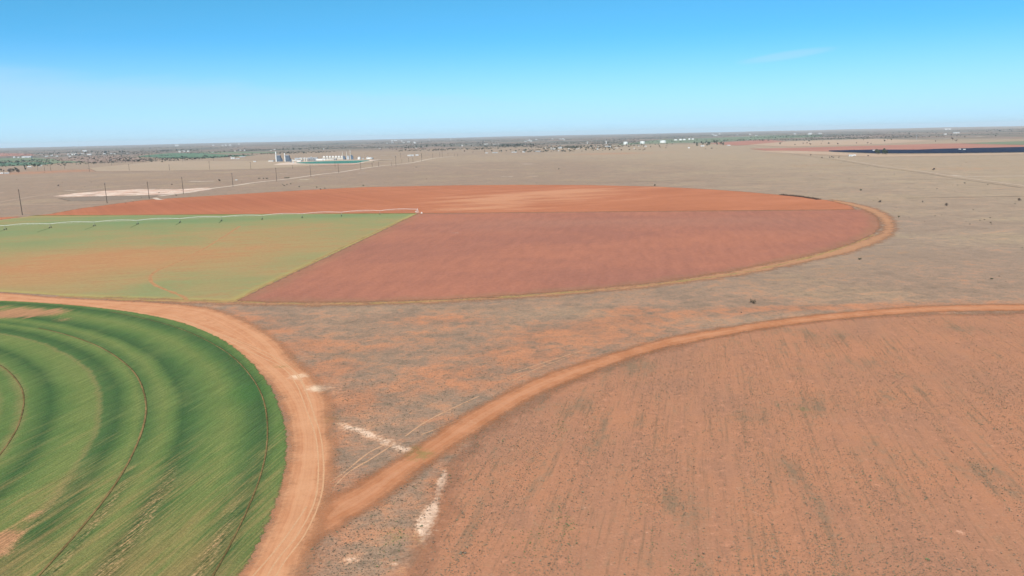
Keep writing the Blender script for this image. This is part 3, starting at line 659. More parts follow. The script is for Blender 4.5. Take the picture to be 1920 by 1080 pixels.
M_wood = flat_mat('weathered_pole_wood', (.050, .038, .030), .9, .05, .25, .8)
M_glassins = flat_mat('grey_porcelain', (.30, .30, .30), .4, .4)
M_galv = flat_mat('galvanised_steel', (.62, .60, .58), .5, .4, .1, 2)
M_galvdk = flat_mat('dull_steel', (.20, .19, .18), .6, .3, .15, 1)
M_rubber = flat_mat('black_rubber', (.02, .02, .02), .9, .1)
M_white = flat_mat('white_painted_steel', (.62, .62, .60), .5, .3, .06, 6)
M_offwhite = flat_mat('cream_painted_steel', (.48, .44, .38), .6, .3, .1, 5)
M_grey = flat_mat('grey_steel', (.34, .37, .40), .6, .3, .2, 3)
M_bluegrey = flat_mat('blue_grey_duct_steel', (.085, .12, .17), .6, .3, .35, 4)
M_roofdk = flat_mat('dark_shingle_roof', (.12, .10, .09), .9, .1, .2, 2)
M_rooflt = flat_mat('light_metal_roof', (.46, .46, .45), .5, .3, .1, 3)
M_tanwall = flat_mat('tan_wall', (.48, .40, .32), .8, .1, .1, 2)
M_brickwall = flat_mat('red_brown_wall', (.30, .18, .14), .8, .1, .15, 2)
M_glass = flat_mat('dark_window_glass', (.03, .04, .05), .15, .6, .05)
M_door = flat_mat('brown_door', (.16, .10, .07), .7, .2)
M_bark = flat_mat('tree_bark', (.085, .062, .048), .95, .05, .3, .5)

# ---- utility poles
def make_pole(h, kind):
    t = empty('utility_pole', (0, 0, 0))
    bm = bmesh.new(); tube(bm, (0, 0, -.3), (0, 0, h), .40, .26, 8); fresh('pole', bm, M_wood, t)
    if kind == 'plain':                       # tall line with stand-off insulators
        bm = bmesh.new(); box(bm, 0, 0, h*.93, 2.6, .16, .2); fresh('crossarm', bm, M_wood, t)
        for x in (-1.2, 0, 1.2):
            bm = bmesh.new(); z0 = h if x == 0 else h*.93+.2; tube(bm, (x, 0, z0), (x, 0, z0+.5), .09, .05, 6); fresh('insulator', bm, M_glassins, t)
    else:
        for zz in (h*.95, h*.88):
            bm = bmesh.new(); box(bm, 0, 0, zz, 3.4, .18, .22); fresh('crossarm', bm, M_wood, t)
        for x in (-1.6, 1.6):
            bm = bmesh.new(); tube(bm, (x, 0, h*.95-.9), (x, 0, h*.95), .06, .09, 6); fresh('insulator', bm, M_glassins, t)
    return t
POLES_NEAR = [(42,403,363),(201,381,348),(344,363,335),(437,350,326),(519,340,316),(583,332,310),(635,324,308),(676.5,318,302),(710,312.3,303.5),(734,311,304)]
POLES_MID = [(280,373,344)]
POLES_LEFT = [(71,319.6,305),(84,321,306.7),(95.5,320,311),(121.7,316.7,304.5),(168,322,302.5),(209.6,310,296),(248.3,306,296.7),(242.5,320,309),(280.4,303.3,292.5),(318,319.6,309.6),(393.4,318,304),(400.4,301.7,297),(470.4,317,305),(343,303,296.5)]
POLES_RIGHT = [(549,316,311),(628.5,313,303.5),(698,313,305),(742.5,312,293),(753.6,305,299.5),(766.4,304,296),(774.4,304,296),(751.3,295.5,287),(790.6,303,288.5),(790.8,296,288),(811.4,296,288.5),(824.7,294,286),(829.4,294,281.5),(840,293,287),(852,293,288.5),(858,293,288.5)]
pole_protos = {}
LINEDIR = math.atan2(U(344,363)[0]-U(42,403)[0], U(344,363)[1]-U(42,403)[1])
def add_poles(lst, labels, group, kind):
    for i, (x, yb, yt) in enumerate(lst):
        gx, gy = U(x, yb); h = max(9.0, (yb-yt)*math.hypot(gx, gy)/F*1.0)
        key = kind
        if key not in pole_protos: pole_protos[key] = make_pole(12.0 if kind != 'plain' else 22.0, kind); p = pole_protos[key]
        else: p = dup(pole_protos[key], (0, 0, 0))
        h0 = 12.0 if kind != 'plain' else 22.0
        p.location = (gx, gy, 0); p.rotation_euler = (0, 0, -LINEDIR); p.scale = (1, 1, h/h0)
        lb = labels[i] if i < len(labels) else labels[-1]
        tag(p, lb, 'utility pole', group)
add_poles(POLES_NEAR, ['tall dark leaning-looking pole at the left end of the red field, nearest of the line', 'dark pole standing in front of the pale salt pit, second of the line',
    'dark pole where the white road leaves the salt pit, third of the line', 'dark pole beside the parked white pickup', 'dark pole on the white road, first one right of the pickup',
    'dark pole on the white road, second one right of the pickup', 'dark pole on the white road, third one right of the pickup', 'dark pole on the white road below the right tip of the pond', 'small far pole beside the white road right of the pond', 'small far pole at the far end of the white road line'],
    'wooden poles along the white road', 'plain')
add_poles(POLES_MID, ['slim grey pole rising from the middle of the salt pit'], None, 'plain')
add_poles(POLES_LEFT, ['distant wooden pole on the plain left of the gas plant'], 'distant poles left of the gas plant', 'cross')
add_poles(POLES_RIGHT, ['distant wooden pole on the plain right of the gas plant pond'], 'distant poles right of the gas plant', 'cross')

# ---- centre pivot sprinkler
PV = np.array(U(783, 399.5)); PE = np.array(U(10, 431)); adir = (PE-PV)/np.hypot(*(PE-PV)); NT = 10
SP = np.hypot(*(PE-PV))/NT
az_ = math.atan2(adir[1], adir[0])
irr = empty('centre_pivot_sprinkler', (PV[0], PV[1], .1), az_)
tag(irr, 'long galvanised centre pivot sprinkler arm on wheeled towers across the young green crop', 'irrigation machine')
bm = bmesh.new()
for sx, sy in ((-1, -1), (1, -1), (1, 1), (-1, 1)): tube(bm, (sx*1.5, sy*1.5, 0), (sx*.3, sy*.3, 4.2), .09, .07, 6)
tube(bm, (0, 0, 0), (0, 0, 4.9), .16, .16, 8)
fresh('pivot_stand', bm, M_galv, irr)
bm = bmesh.new(); box(bm, 1.9, -.9, .9, .9, .7, 1.2); fresh('control_box', bm, M_offwhite, irr)
def span_z(u): return 4.0+1.1*math.sin(math.pi*u)
for k in range(NT+1):
    x0 = k*SP
    bm = bmesh.new(); n = 14
    for j in range(n): tube(bm, (x0+SP*j/n, 0, span_z(j/n)), (x0+SP*(j+1)/n, 0, span_z((j+1)/n)), .13, .13, 6)
    sp_ = fresh('pipe_span', bm, M_galv, irr)
    bm = bmesh.new()
    for j in range(1, n, 2):
        zc = span_z(j/n); zl = zc-1.15*math.sin(math.pi*j/n)
        for sy in (-.55, .55): tube(bm, (x0+SP*j/n, 0, zc), (x0+SP*j/n, sy, zl), .03, .03, 4)
    for sy in (-.55, .55):
        prev = (x0+.3, 0, span_z(0))
        for j in range(1, n, 2):
            cur = (x0+SP*j/n, sy, span_z(j/n)-1.15*math.sin(math.pi*j/n)); tube(bm, prev, cur, .025, .025, 4); prev = cur
        tube(bm, prev, (x0+SP-.3, 0, span_z(1)), .025, .025, 4)
    fresh('truss', bm, M_galv, sp_)
    bm = bmesh.new()
    for j in range(1, n): tube(bm, (x0+SP*j/n, 0, span_z(j/n)-.1), (x0+SP*j/n, .05, 2.0), .02, .02, 4)
    fresh('drop_hose', bm, M_galvdk, sp_)
for k in range(1, NT+2):
    x0 = k*SP; bm = bmesh.new()
    for s_ in (-1, 1):
        tube(bm, (x0, s_*2.1, .75), (x0, s_*.15, 3.95), .08, .06, 6); tube(bm, (x0-.5, s_*2.0, .8), (x0, s_*.15, 3.9), .04, .04, 4)
    tube(bm, (x0, -2.1, .75), (x0, 2.1, .75), .10, .10, 6)
    tw = fresh('drive_tower', bm, M_galvdk, irr)
    for s_ in (-1, 1):
        bm = bmesh.new(); tube(bm, (x0-.18, s_*2.1, .62), (x0+.18, s_*2.1, .62), .62, .62, 14); fresh('wheel', bm, M_rubber, tw)
# pump equipment beside the pivot
q = empty('pump_cabinet', at(790.5, 400, .05)); tag(q, 'small white pump cabinet just right of the sprinkler pivot', 'cabinet')
bm = bmesh.new(); box(bm, 0, 0, .15, 1.1, .7, .9); fresh('body', bm, M_white, q); bm = bmesh.new(); box(bm, 0, 0, 0, 2.4, 1.6, .14); fresh('concrete_pad', bm, M_offwhite, q)
m_arc = new_mat('wet_wheel_track', lambda g: g.vary(S(96, 116, 72), g.noise(g.pos(), 2, 3), .3), edge=(.4, .3))
for k in range(2, NT+1):
    a0 = az_; r = k*SP
    th = a0+np.radians(np.linspace(.4, 5.5 if k > 4 else 2.5, 14))
    strip('wheel_track', list(zip(PV[0]+r*np.cos(th), PV[1]+r*np.sin(th))), 1.1, .05+.002*k, m_arc, jitter=.3, step=2)

# ---- trees and bushes
def leaf_mat(name, c1, c2):
    def f(g):
        rnd = g.n.new('ShaderNodeObjectInfo').outputs['Random']
        n = g.noise(g.pos(), 1.6, 3, .7)
        return g.vary(g.mix(g.step(g.add(n, g.sub(rnd, .5)), -.5, .5), c1, c2), n, .3)
    return new_mat(name, f, .9, spec=.1)
M_leafdk = leaf_mat('dark_evergreen_foliage', (.030, .042, .026), (.055, .070, .042))
M_leafgr = leaf_mat('grey_green_foliage', (.065, .070, .048), (.11, .115, .075))
M_twig = leaf_mat('bare_twig_crown', (.070, .055, .046), (.13, .10, .085))
def crown_bm(seed, rx, rz, z0, n, leaf, lumps=7):
    r_ = random.Random(seed); bm = bmesh.new()
    cs = [(r_.uniform(-.55, .55)*rx, r_.uniform(-.55, .55)*rx, z0+rz*r_.uniform(.35, 1.25), r_.uniform(.38, .62)*rx) for _ in range(lumps)]
    for i in range(n):
        cx, cy, cz, cr = cs[i % lumps]
        d = Vector((r_.gauss(0, 1), r_.gauss(0, 1), r_.gauss(0, .8))).normalized()*cr*r_.uniform(.6, 1.08)
        p = Vector((cx, cy, cz))+d; 
        if p.z < z0*.5: p.z = z0*.5+abs(r_.gauss(0, .15))
        u = Vector((r_.gauss(0, 1), r_.gauss(0, 1), r_.gauss(0, 1))).normalized(); v = u.orthogonal().normalized(); s_ = leaf*r_.uniform(.6, 1.3)
        bm.faces.new([bm.verts.new(p+u*s_), bm.verts.new(p+v*s_*.8), bm.verts.new(p-u*s_), bm.verts.new(p-v*s_*.8)])
    return bm
def make_tree(seed, h, mat, spread=.42, n=150, name='tree'):
    t = empty(name, (0, 0, -500))
    bm = bmesh.new(); tube(bm, (0, 0, -.2), (.15, 0, h*.42), h*.032, h*.020, 6)
    r_ = random.Random(seed)
    for i in range(4):
        a = r_.uniform(0, 6.3); tube(bm, (.1, 0, h*(.26+.05*i)), (math.cos(a)*h*.2, math.sin(a)*h*.2, h*(.55+.06*i)), h*.014, h*.006, 5)
    fresh('trunk', bm, M_bark, t)
    fresh('crown', crown_bm(seed, h*spread, h*.55, h*.28, n, h*.085), mat, t)
    return t
def make_bush(seed, h, mat, name='bush', n=170):
    t = empty(name, (0, 0, -500))
    bm = bmesh.new(); r_ = random.Random(seed)
    for i in range(6):
        a = r_.uniform(0, 6.3); tube(bm, (0, 0, -.1), (math.cos(a)*h*.4, math.sin(a)*h*.4, h*.6), h*.03, h*.012, 5)
    fresh('stems', bm, M_bark, t)
    fresh('foliage', crown_bm(seed+9, h*.75, h*.55, h*.12, n, h*.10, 9), mat, t)
    return t
T_dk = [make_tree(3, 8, M_leafdk), make_tree(5, 8, M_leafdk, .5), make_tree(8, 8, M_leafdk, .34)]
T_gr = [make_tree(13, 7, M_leafgr, .5), make_tree(15, 7, M_leafgr, .44)]
T_tw = [make_tree(23, 7, M_twig, .48, 90), make_tree(25, 7, M_twig, .42, 80)]
B_ = [make_bush(31, 2, M_leafdk), make_bush(33, 2, M_leafgr), make_bush(35, 2, M_twig)]
TMAP = {'d': T_dk, 'g': T_gr, 't': T_tw}
protos = set()
tr = random.Random(11)
NTREE = [0]
USED = set()
def place_veg(proto, loc, s_, label, cat, group=None):
    if proto.name not in USED:
        USED.add(proto.name); o = proto; o.location = loc; o.rotation_euler = (0, 0, tr.uniform(0, 6.3)); o.scale = (s_,)*3
    else: o = dup(proto, loc, tr.uniform(0, 6.3), s_)
    if cat == 'tree': o.scale = (s_*1.55,)*3
    else: o.scale = (s_*.72,)*3
    tag(o, label, cat, group); NTREE[0] += 1
def grove(x0, x1, y0, y1, n, kinds, label, group, smin=.7, smax=1.2):
    for i in range(n):
        k = tr.choice(kinds); x = tr.uniform(x0, x1); f = (x-x0)/(x1-x0+1e-6); y = tr.uniform(y0, y1)-.020*(x-(x0+x1)/2)
        place_veg(tr.choice(TMAP[k]), at(x, y), tr.uniform(smin, smax), label, 'tree', group)
grove(0, 40, 320.5, 325, 15, 'tttdg', 'bare brown or dark tree in the farmstead grove at the left edge of the photo', 'farmstead trees at the left edge', .6, .95)
grove(45, 54, 312, 321, 4, 'dd', 'dark tree beside the pinkish house at the far left', 'trees by the pinkish house', .6, .9)
grove(61, 79, 312.3, 313.2, 7, 'd', 'dark tree in the short row behind the two left power poles', 'tree row behind the left poles', .6, .9)
grove(148, 179, 307.6, 308.5, 9, 'td', 'low dark tree in the hedge line under the left green field', 'dark hedge line trees on the left', .35, .6)
grove(222, 243, 298, 298.8, 5, 'td', 'low dark tree on the brown field left of the double pole', 'low trees on the brown field', .35, .6)
grove(82, 112, 289, 292.5, 8, 'dg', 'small tree of the homestead right of the long white barn', 'homestead trees right of the white barn', .7, 1.1)
grove(126, 152, 287, 293, 10, 'dgg', 'green tree among the cluster of white trailers on the far left', 'trees among the white trailers', .7, 1.1)
grove(158, 238, 286, 288.3, 24, 'dddg', 'dark tree of the long distant belt above the brown fields on the left', 'distant tree belt on the left', .9, 1.5)
grove(300, 314, 283.6, 284.6, 4, 'd', 'tree of the dark clump behind the left end of the green field', 'dark clump behind the green field', .9, 1.4)
grove(326, 384, 281.5, 285, 12, 'dg', 'tree of the settlement behind the far green field', 'trees behind the far green field', .8, 1.3)
grove(408, 460, 292.5, 297, 12, 'dgt', 'tree among the white houses left of the gas plant', 'trees left of the gas plant', .6, 1.0)
grove(500, 640, 279.5, 282.5, 15, 'dg', 'distant tree in the line behind the gas plant', 'tree line behind the gas plant', .8, 1.3)
grove(702, 800, 276, 280, 14, 'dgt', 'distant tree on the plain right behind the gas plant', 'trees right behind the gas plant', .8, 1.3)
grove(800, 852, 272.5, 276.5, 12, 'dg', 'tree of the dark grove under the two white water towers', 'grove under the water towers', 1.0, 1.6)
grove(862, 928, 271, 275, 8, 'dt', 'tree in the scattered row left of the long dark grove', 'scattered row of distant trees', .8, 1.3)
grove(930, 1001, 274.5, 276.2, 18, 'd', 'tree of the long dark grove in the middle of the far plain', 'long dark grove', .9, 1.5)
grove(868, 1000, 283.5, 287, 14, 'dtg', 'low tree among the long sheds at the edge of the dry plain', 'trees among the long sheds', .5, .9)
grove(1012, 1110, 277, 283.5, 18, 'ddg', 'tree in the green settlement left of the three big white tanks', 'settlement trees left of the big tanks', .6, 1.1)
grove(1110, 1262, 272, 278, 15, 'dgg', 'tree in the strip below the three big white tanks', 'trees below the big tanks', .6, 1.1)
grove(1300, 1358, 266.5, 275, 22, 'dd', 'dark tree of the dense grove right of the three big white tanks', 'dense grove right of the tanks', .8, 1.3)
grove(1640, 1664, 287.6, 290.5, 8, 'dg', 'dark tree beside the white farmhouse below the solar field', 'trees beside the farmhouse by the solar field', .8, 1.2)
grove(1450, 1700, 262, 272, 24, 'dt', 'lone mesquite tree on the tan plain above the long red field', 'mesquite trees above the long red field', .45, .9)
grove(1700, 1915, 247, 267, 14, 'dt', 'dark tree dotted on the pink plain at the upper right horizon', 'dark trees on the far right plain', .7, 1.5)
# bushes that stand alone
for (x, y, s_, k, lb, gp) in [(1412.5, 569, 1.35, 0, 'dark round bush alone just above the orange track on the right', None),
        (1611.5, 487, .95, 0, 'small dark bush outside the ring track bend, nearest to it', None), (1685, 407.5, 1.0, 1, 'small bush right of the ring track at its outermost point', None),
        (1228, 348.5, 1.7, 1, 'olive bush on the far rim of the red tilled circle', None), (1048, 317.5, 1.5, 0, 'lone dark bush on the dry plain straight above the red circle', None),
        (1649, 379.5, 1.5, 2, 'dull bush on the plain above the ring track bend', None), (1775, 386, 1.9, 2, 'wide dull bush at the right above the bend, larger one', None), (1730, 379, 1.0, 2, 'small dull bush between two larger ones on the right plain', None),
        (1750, 319, 2.6, 2, 'brown bush above the long fence line on the right', None), (1809, 344, 1.2, 0, 'dark dot bush below the white road on the right', None), (1614, 357.5, 1.5, 1, 'small bush on the plain above the dark brush row', None),
        (681, 349, 1.7, 1, 'pair-like bush on the rim of the red circle below the pole line', None), (780, 314.3, 1.6, 2, 'small bush on the plain right of the white road end', None), (298, 362.3, 1.2, 0, 'dark bush on the upper edge of the salt pit', None),
        (322, 347, 1.5, 2, 'dull bush above the salt pit near the third pole', None), (109, 349, 1.7, 2, 'dull low bush on the left plain above the salt pit', None), (412, 339.7, 2.6, 2, 'wide brown bush at the end of the pale strip near the pickup', None),
        (330, 367, 1.2, 0, 'dark bush on the roadside right of the salt pit', None), (1912, 376.5, 1.7, 2, 'dull bush at the right edge of the photo', None), (1390, 587, .35, 2, 'tiny dark bush below the round bush beside the orange track', None)]:
    place_veg(B_[k], at(x, y), s_, lb, 'bush', gp)
for x in (484.5, 487, 494, 499.5, 501): place_veg(B_[0], at(x, 335.2), 1.5, 'dark bush in the small clump left of the second road pole past the pickup', 'bush', 'left pair of dark bush clumps')
for x in (534.5, 537, 539.5, 541.5): place_veg(B_[0], at(x, 334.5), 1.8, 'dark bush in the tight clump on the white road past the pickup', 'bush', 'right dark bush clump')
for x, y in ((530, 346.5), (538, 347), (545, 345.5), (533, 349), (601, 355.5), (609, 354), (561, 350.8), (594, 352)): place_veg(B_[1], at(x, y), 1.3, 'low grey bush on the dry strip between white road and red circle', 'bush', 'low bushes between road and circle')
for x, y in ((1541,296.5),(1556,296),(1562,296),(1573,295.8),(1520,291.5),(1628,293),(1560,295)): place_veg(B_[2], at(x, y), 2.2, 'low brown bush in the thin row left of the farmhouse by the solar field', 'bush', 'bush row left of the solar farmhouse')

# ---- row of dark brush piled along the circle's rim
def brush_row():
    A0 = np.array(U(1465, 365.8)); A1 = np.array(U(1500, 369)); A2 = np.array(U(1534, 374.2))
    line = catmull([A0, A1, A2], n=40); r_ = random.Random(4); bm = bmesh.new()
    for (x, y) in line:
        for j in range(26):
            p = Vector((x+r_.gauss(0, 1.6), y+r_.gauss(0, 2.0), abs(r_.gauss(0, .6)))); u = Vector((r_.gauss(0, 1), r_.gauss(0, 1), r_.gauss(0, 1))).normalized(); v = u.orthogonal().normalized(); s_ = r_.uniform(.25, .6)
            bm.faces.new([bm.verts.new(p+u*s_), bm.verts.new(p+v*s_*.6), bm.verts.new(p-u*s_), bm.verts.new(p-v*s_*.6)])
    return fresh('brush_row', bm, M_brush)
M_brush = flat_mat('dead_brush', (.060, .036, .028), .95, .05, .3, 2)
tag(brush_row(), 'long low row of dark dead brush piled on the right rim of the red circle', 'brush pile')

# ---- houses, sheds
def make_shed(wall, roof, name='shed', house=True):
    """unit building 10 m long, 6 m deep, 3 m to the eaves"""
    t = empty(name, (0, 0, -500)); L, D, E_, Rg = 10, 6, 3, 1.5
    bm = bmesh.new(); box(bm, 0, 0, -.2, L, D, E_+.2)
    for s_ in (-1, 1):
        v = [bm.verts.new((s_*L/2, -D/2, E_)), bm.verts.new((s_*L/2, D/2, E_)), bm.verts.new((s_*L/2, 0, E_+Rg-.1))]; bm.faces.new(v)
    fresh('wall', bm, wall, t)
    bm = bmesh.new()
    for s_ in (-1, 1):
        a = [(-L/2-.4, s_*(D/2+.5), E_-.22), (L/2+.4, s_*(D/2+.5), E_-.22), (L/2+.4, 0, E_+Rg), (-L/2-.4, 0, E_+Rg)]
        lo = [bm.verts.new(p) for p in a]; hi = [bm.verts.new((p[0], p[1], p[2]+.15)) for p in a]
        bm.faces.new(hi); bm.faces.new(lo[::-1])
        for i in range(4): bm.faces.new((lo[i], lo[(i+1) % 4], hi[(i+1) % 4], hi[i]))
    fresh('roof', bm, roof, t)
    bm = bmesh.new()
    if house: box(bm, .8, -D/2-.02, 0, 1.0, .1, 2.1)
    else: box(bm, 0, -D/2-.02, 0, 3.4, .1, 2.7)
    fresh('door', bm, M_door if house else M_grey, t)
    if house:
        for x in (-3.2, -1.2, 3.0):
            bm = bmesh.new(); box(bm, x, -D/2-.02, 1.0, 1.1, .08, 1.1); fresh('window', bm, M_glass, t)
    return t
HS = {'w': make_shed(M_white, M_rooflt, 'metal_building', False), 'h': make_shed(M_white, M_roofdk, 'house'), 't': make_shed(M_tanwall, M_rooflt, 'house'), 'b': make_shed(M_brickwall, M_roofdk, 'house'), 'c': make_shed(M_offwhite, M_rooflt, 'metal_building', False)}
def building(x, y, wpx, hpx, k, label, group=None, depth=.7):
    m = mpp(x, y); w = wpx*m; h = hpx*m; loc = at(x, y); p = HS[k]
    sc = (w/10, max(.6, min(w*depth, 24)/6), max(.8, h/4.5)); rz = tr.uniform(-.25, .25)-math.atan2(loc[0], loc[1])*.5
    if p.name not in USED: USED.add(p.name); o = p; o.location = loc; o.rotation_euler = (0, 0, rz); o.scale = sc
    else: o = dup(p, loc, rz, sc)
    tag(o, label, 'building', group)
one = [(51,295.5,13,2.2,'w','long white barn roof above the left green fields'),(27,295.8,2.6,1.8,'w','small white shed left of the long white barn'),(35,296,2.2,1.4,'w','tiny white shed between barn and small shed'),
 (55.5,315,5,2.6,'t','pinkish house among dark trees at the far left'),(75,312,6,2,'c','grey roofed shed behind the left tree row'),(4,325.8,4,1.6,'w','white trailer at the left edge under the grove'),(13,326,6,1.2,'c','low pale shed at the left edge under the grove'),
 (157,284.3,3,2,'w','white building at the far left horizon, left one of two'),(161.3,284.2,2.4,2,'w','white building at the far left horizon, right one of two'),(154,289.5,5,1.6,'t','tan building beside the white trailers'),
 (331.5,274,5,2.2,'w','white building alone near the horizon above the far green field'),(344,282.5,6,1.6,'h','wide white roofed house behind the far green field'),(437,298,6,2.4,'w','larger white house left of the gas plant, in front'),(446,298,6,1.4,'w','long low white trailer left of the gas plant'),
 (432,294.5,4,2.2,'h','white house in the trees left of the gas plant'),(455,294.5,9,1.6,'c','long tan shed left of the gas plant'),(478,303.8,4,1.2,'w','small white box just left of the gas plant stacks'),
 (771.5,292.5,8,2.3,'w','long white building on the plain, middle one of three'),(765.5,292.6,2.6,1.9,'w','small white building left in the row of three on the plain'),(782,291.8,5,2.1,'w','white building right in the row of three on the plain'),
 (866,274.8,4,2.6,'t','tan house left of the long dark grove'),(912.5,287.4,5,1.3,'c','low pale shed, left end of the long sheds'),(928,287,10,1.2,'c','long low pale shed, second of the long sheds'),(964,286,9,1.5,'w','long white shed, third of the long sheds'),(982,285.8,4,2.3,'w','tall cream shed, fourth of the long sheds'),(1008,284.8,10,1.7,'c','long tan shed at the right end of the long sheds'),
 (1050,278.5,7,2,'c','grey barn in the green settlement'),(1036,280.5,8,1.6,'c','long pale shed in the green settlement'),(1140,275.8,10,2,'w','bright white hall below the first big tank'),(1156,278.6,5,1.5,'t','tan building below the first big tank'),
 (1291.5,278,3,2,'w','small white building on the edge of the dense grove'),(1317,274.5,6,2,'w','white house inside the dense grove'),(1366,273.2,5,1.5,'w','white shed at the right end of the dense grove'),
 (1594.5,292.8,6,2.4,'w','white farmhouse below the solar field'),(1602,292.2,4,2,'w','white annex of the farmhouse below the solar field'),(1777,243.2,8,1.6,'w','long white building at the right horizon'),(1790,250,5,1.6,'w','white building on the right pink plain, left of two'),(1796.5,249.8,3,1.5,'w','white building on the right pink plain, right of two'),
 (1772,253,4,2,'c','pale building under the two white ones on the right plain')]
for b in one: building(*b)
def village(x0, x1, y0, y1, n, kinds, label, group, w0=1.6, w1=3.4):
    for i in range(n):
        x = tr.uniform(x0, x1); building(x, tr.uniform(y0, y1)-.02*(x-(x0+x1)/2), tr.uniform(w0, w1), tr.uniform(1.1, 1.6), tr.choice(kinds), label, group)
village(127, 148, 288, 294, 9, 'wcw', 'white trailer in the cluster of trailers at the far left', 'white trailers at the far left')
village(84, 112, 291, 294, 4, 'wt', 'pale house of the homestead right of the long white barn', 'homestead houses')
village(165, 240, 287.5, 290, 7, 'wth', 'pale house along the distant tree belt on the left', 'houses along the left tree belt')
village(328, 410, 283, 286.5, 8, 'wwt', 'pale house behind the far green field', 'houses behind the far green field')
village(395, 470, 271, 274, 6, 'w', 'white building near the horizon above the left houses', 'white horizon buildings on the left', 2, 4)
village(440, 640, 280.5, 283, 9, 'twb', 'small house in the line behind the gas plant', 'houses behind the gas plant')
village(700, 800, 277.5, 281, 9, 'tbw', 'small house on the plain right behind the gas plant', 'houses right behind the gas plant')
village(720, 780, 263.5, 270, 9, 'w', 'white building on the skyline left of the water towers', 'white skyline buildings', 2, 5)
village(905, 960, 269.5, 272, 6, 'wt', 'pale house above the long dark grove', 'houses above the long dark grove')
village(985, 1060, 261.5, 265, 9, 'w', 'white speck building in the far town at the middle', 'far town buildings', 2, 4)
village(1020, 1110, 276, 283, 10, 'wtc', 'house in the green settlement left of the tanks', 'green settlement houses')
village(1110, 1260, 273.5, 279, 10, 'wtb', 'small house in the strip below the big tanks', 'houses below the big tanks')
village(1330, 1420, 251.5, 256, 8, 'w', 'white building near the horizon right of the small tanks', 'horizon buildings right of the tanks', 2, 4)
village(1490, 1540, 250.5, 252.5, 4, 'w', 'pale building near the horizon above the green strip', 'horizon buildings above the green strip', 3, 6)

# ---- white storage tanks
def make_tank():
    t = empty('storage_tank', (0, 0, -500)); bm = bmesh.new(); tube(bm, (0, 0, 0), (0, 0, 10), 10, 10, 28); fresh('shell', bm, M_white, t)
    bm = bmesh.new(); cone_top(bm, 0, 0, 10.02, 10.05, 1.1, 28); fresh('roof', bm, M_white, t)
    bm = bmesh.new(); tube(bm, (10.4, 0, 0), (7, -7.3, 10.3), .25, .25, 5); fresh('stair', bm, M_grey, t)
    return t
tank = make_tank(); first = True
for (x, y, w, h, lb, gp) in [(1173, 271, 8, 5.2, 'big white oil tank, leftmost of the three big ones', None), (1204.5, 269.4, 8.5, 4.6, 'big white oil tank, middle one of the three big ones', None), (1243, 267.9, 11, 4.6, 'big white oil tank, rightmost and widest of the three big ones', None),
      (1267, 263.4, 6, 2.2, 'small far white tank, first left in the row of five', 'row of five small far tanks'), (1276, 263.0, 6, 2.4, 'small far white tank, second left in the row of five', 'row of five small far tanks'), (1283, 262.8, 5.5, 2.4, 'small far white tank, middle of the row of five', 'row of five small far tanks'),
      (1292.5, 262.2, 4, 2.6, 'small far white tank, fourth in the row of five', 'row of five small far tanks'), (1299, 261.8, 4.4, 2.2, 'small far white tank, rightmost in the row of five', 'row of five small far tanks')]:
    m = mpp(x, y); sc = (w*m/20, w*m/20, h*m/11)
    if first: o = tank; o.location = at(x, y); o.scale = sc; first = False
    else: o = dup(tank, at(x, y), 0, sc)
    tag(o, lb, 'tank', gp)
# ---- water towers, mast
def watertower(x, y, ytop, label):
    m = mpp(x, y); h = (y-ytop)*m; t = empty('water_tower', at(x, y)); tag(t, label, 'water tower')
    bm = bmesh.new(); tube(bm, (0, 0, 0), (0, 0, h*.72), 3.5, 2.6, 12); fresh('column', bm, M_white, t)
    bm = bmesh.new(); tube(bm, (0, 0, h*.70), (0, 0, h*.80), 3, 7, 16); tube(bm, (0, 0, h*.80), (0, 0, h*.92), 7, 7, 16); tube(bm, (0, 0, h*.92), (0, 0, h), 7, 2, 16); fresh('bowl', bm, M_white, t)
watertower(805, 264.5, 258, 'tall slim white water tower on the horizon, left of two'); watertower(845, 263.5, 258.8, 'white water tower on the horizon, right of two'); watertower(1136.5, 269.5, 264.5, 'white standpipe left of the three big tanks'); watertower(1101.5, 269.5, 265.5, 'pale tan standpipe further left of the big tanks')
watertower(183, 276.5, 272.5, 'tiny white water tower on the left horizon')
def mast(x, y, ytop, label):
    m = mpp(x, y); h = (y-ytop)*m; t = empty('radio_mast', at(x, y)); tag(t, label, 'mast'); bm = bmesh.new(); s_ = 1.3
    L3 = [(math.cos(a)*s_, math.sin(a)*s_) for a in (0.5, 2.6, 4.7)]
    for a in L3: tube(bm, (*a, 0), (*a, h), .34, .26, 5)
    n = 26
    for k in range(n):
        z0, z1 = h*k/n, h*(k+1)/n
        for i in range(3): tube(bm, (*L3[i], z0), (*L3[(i+1) % 3], z1), .12, .12, 4)
    fresh('lattice', bm, M_grey, t)
    bm = bmesh.new(); tube(bm, (0, 0, h), (0, 0, h+6), .25, .1, 5); fresh('antenna', bm, M_grey, t)
mast(149, 283, 265.5, 'thin tall lattice radio mast rising above the left horizon')
mast(1718.5, 262, 253, 'short dark mast on the right plain above the long red field')

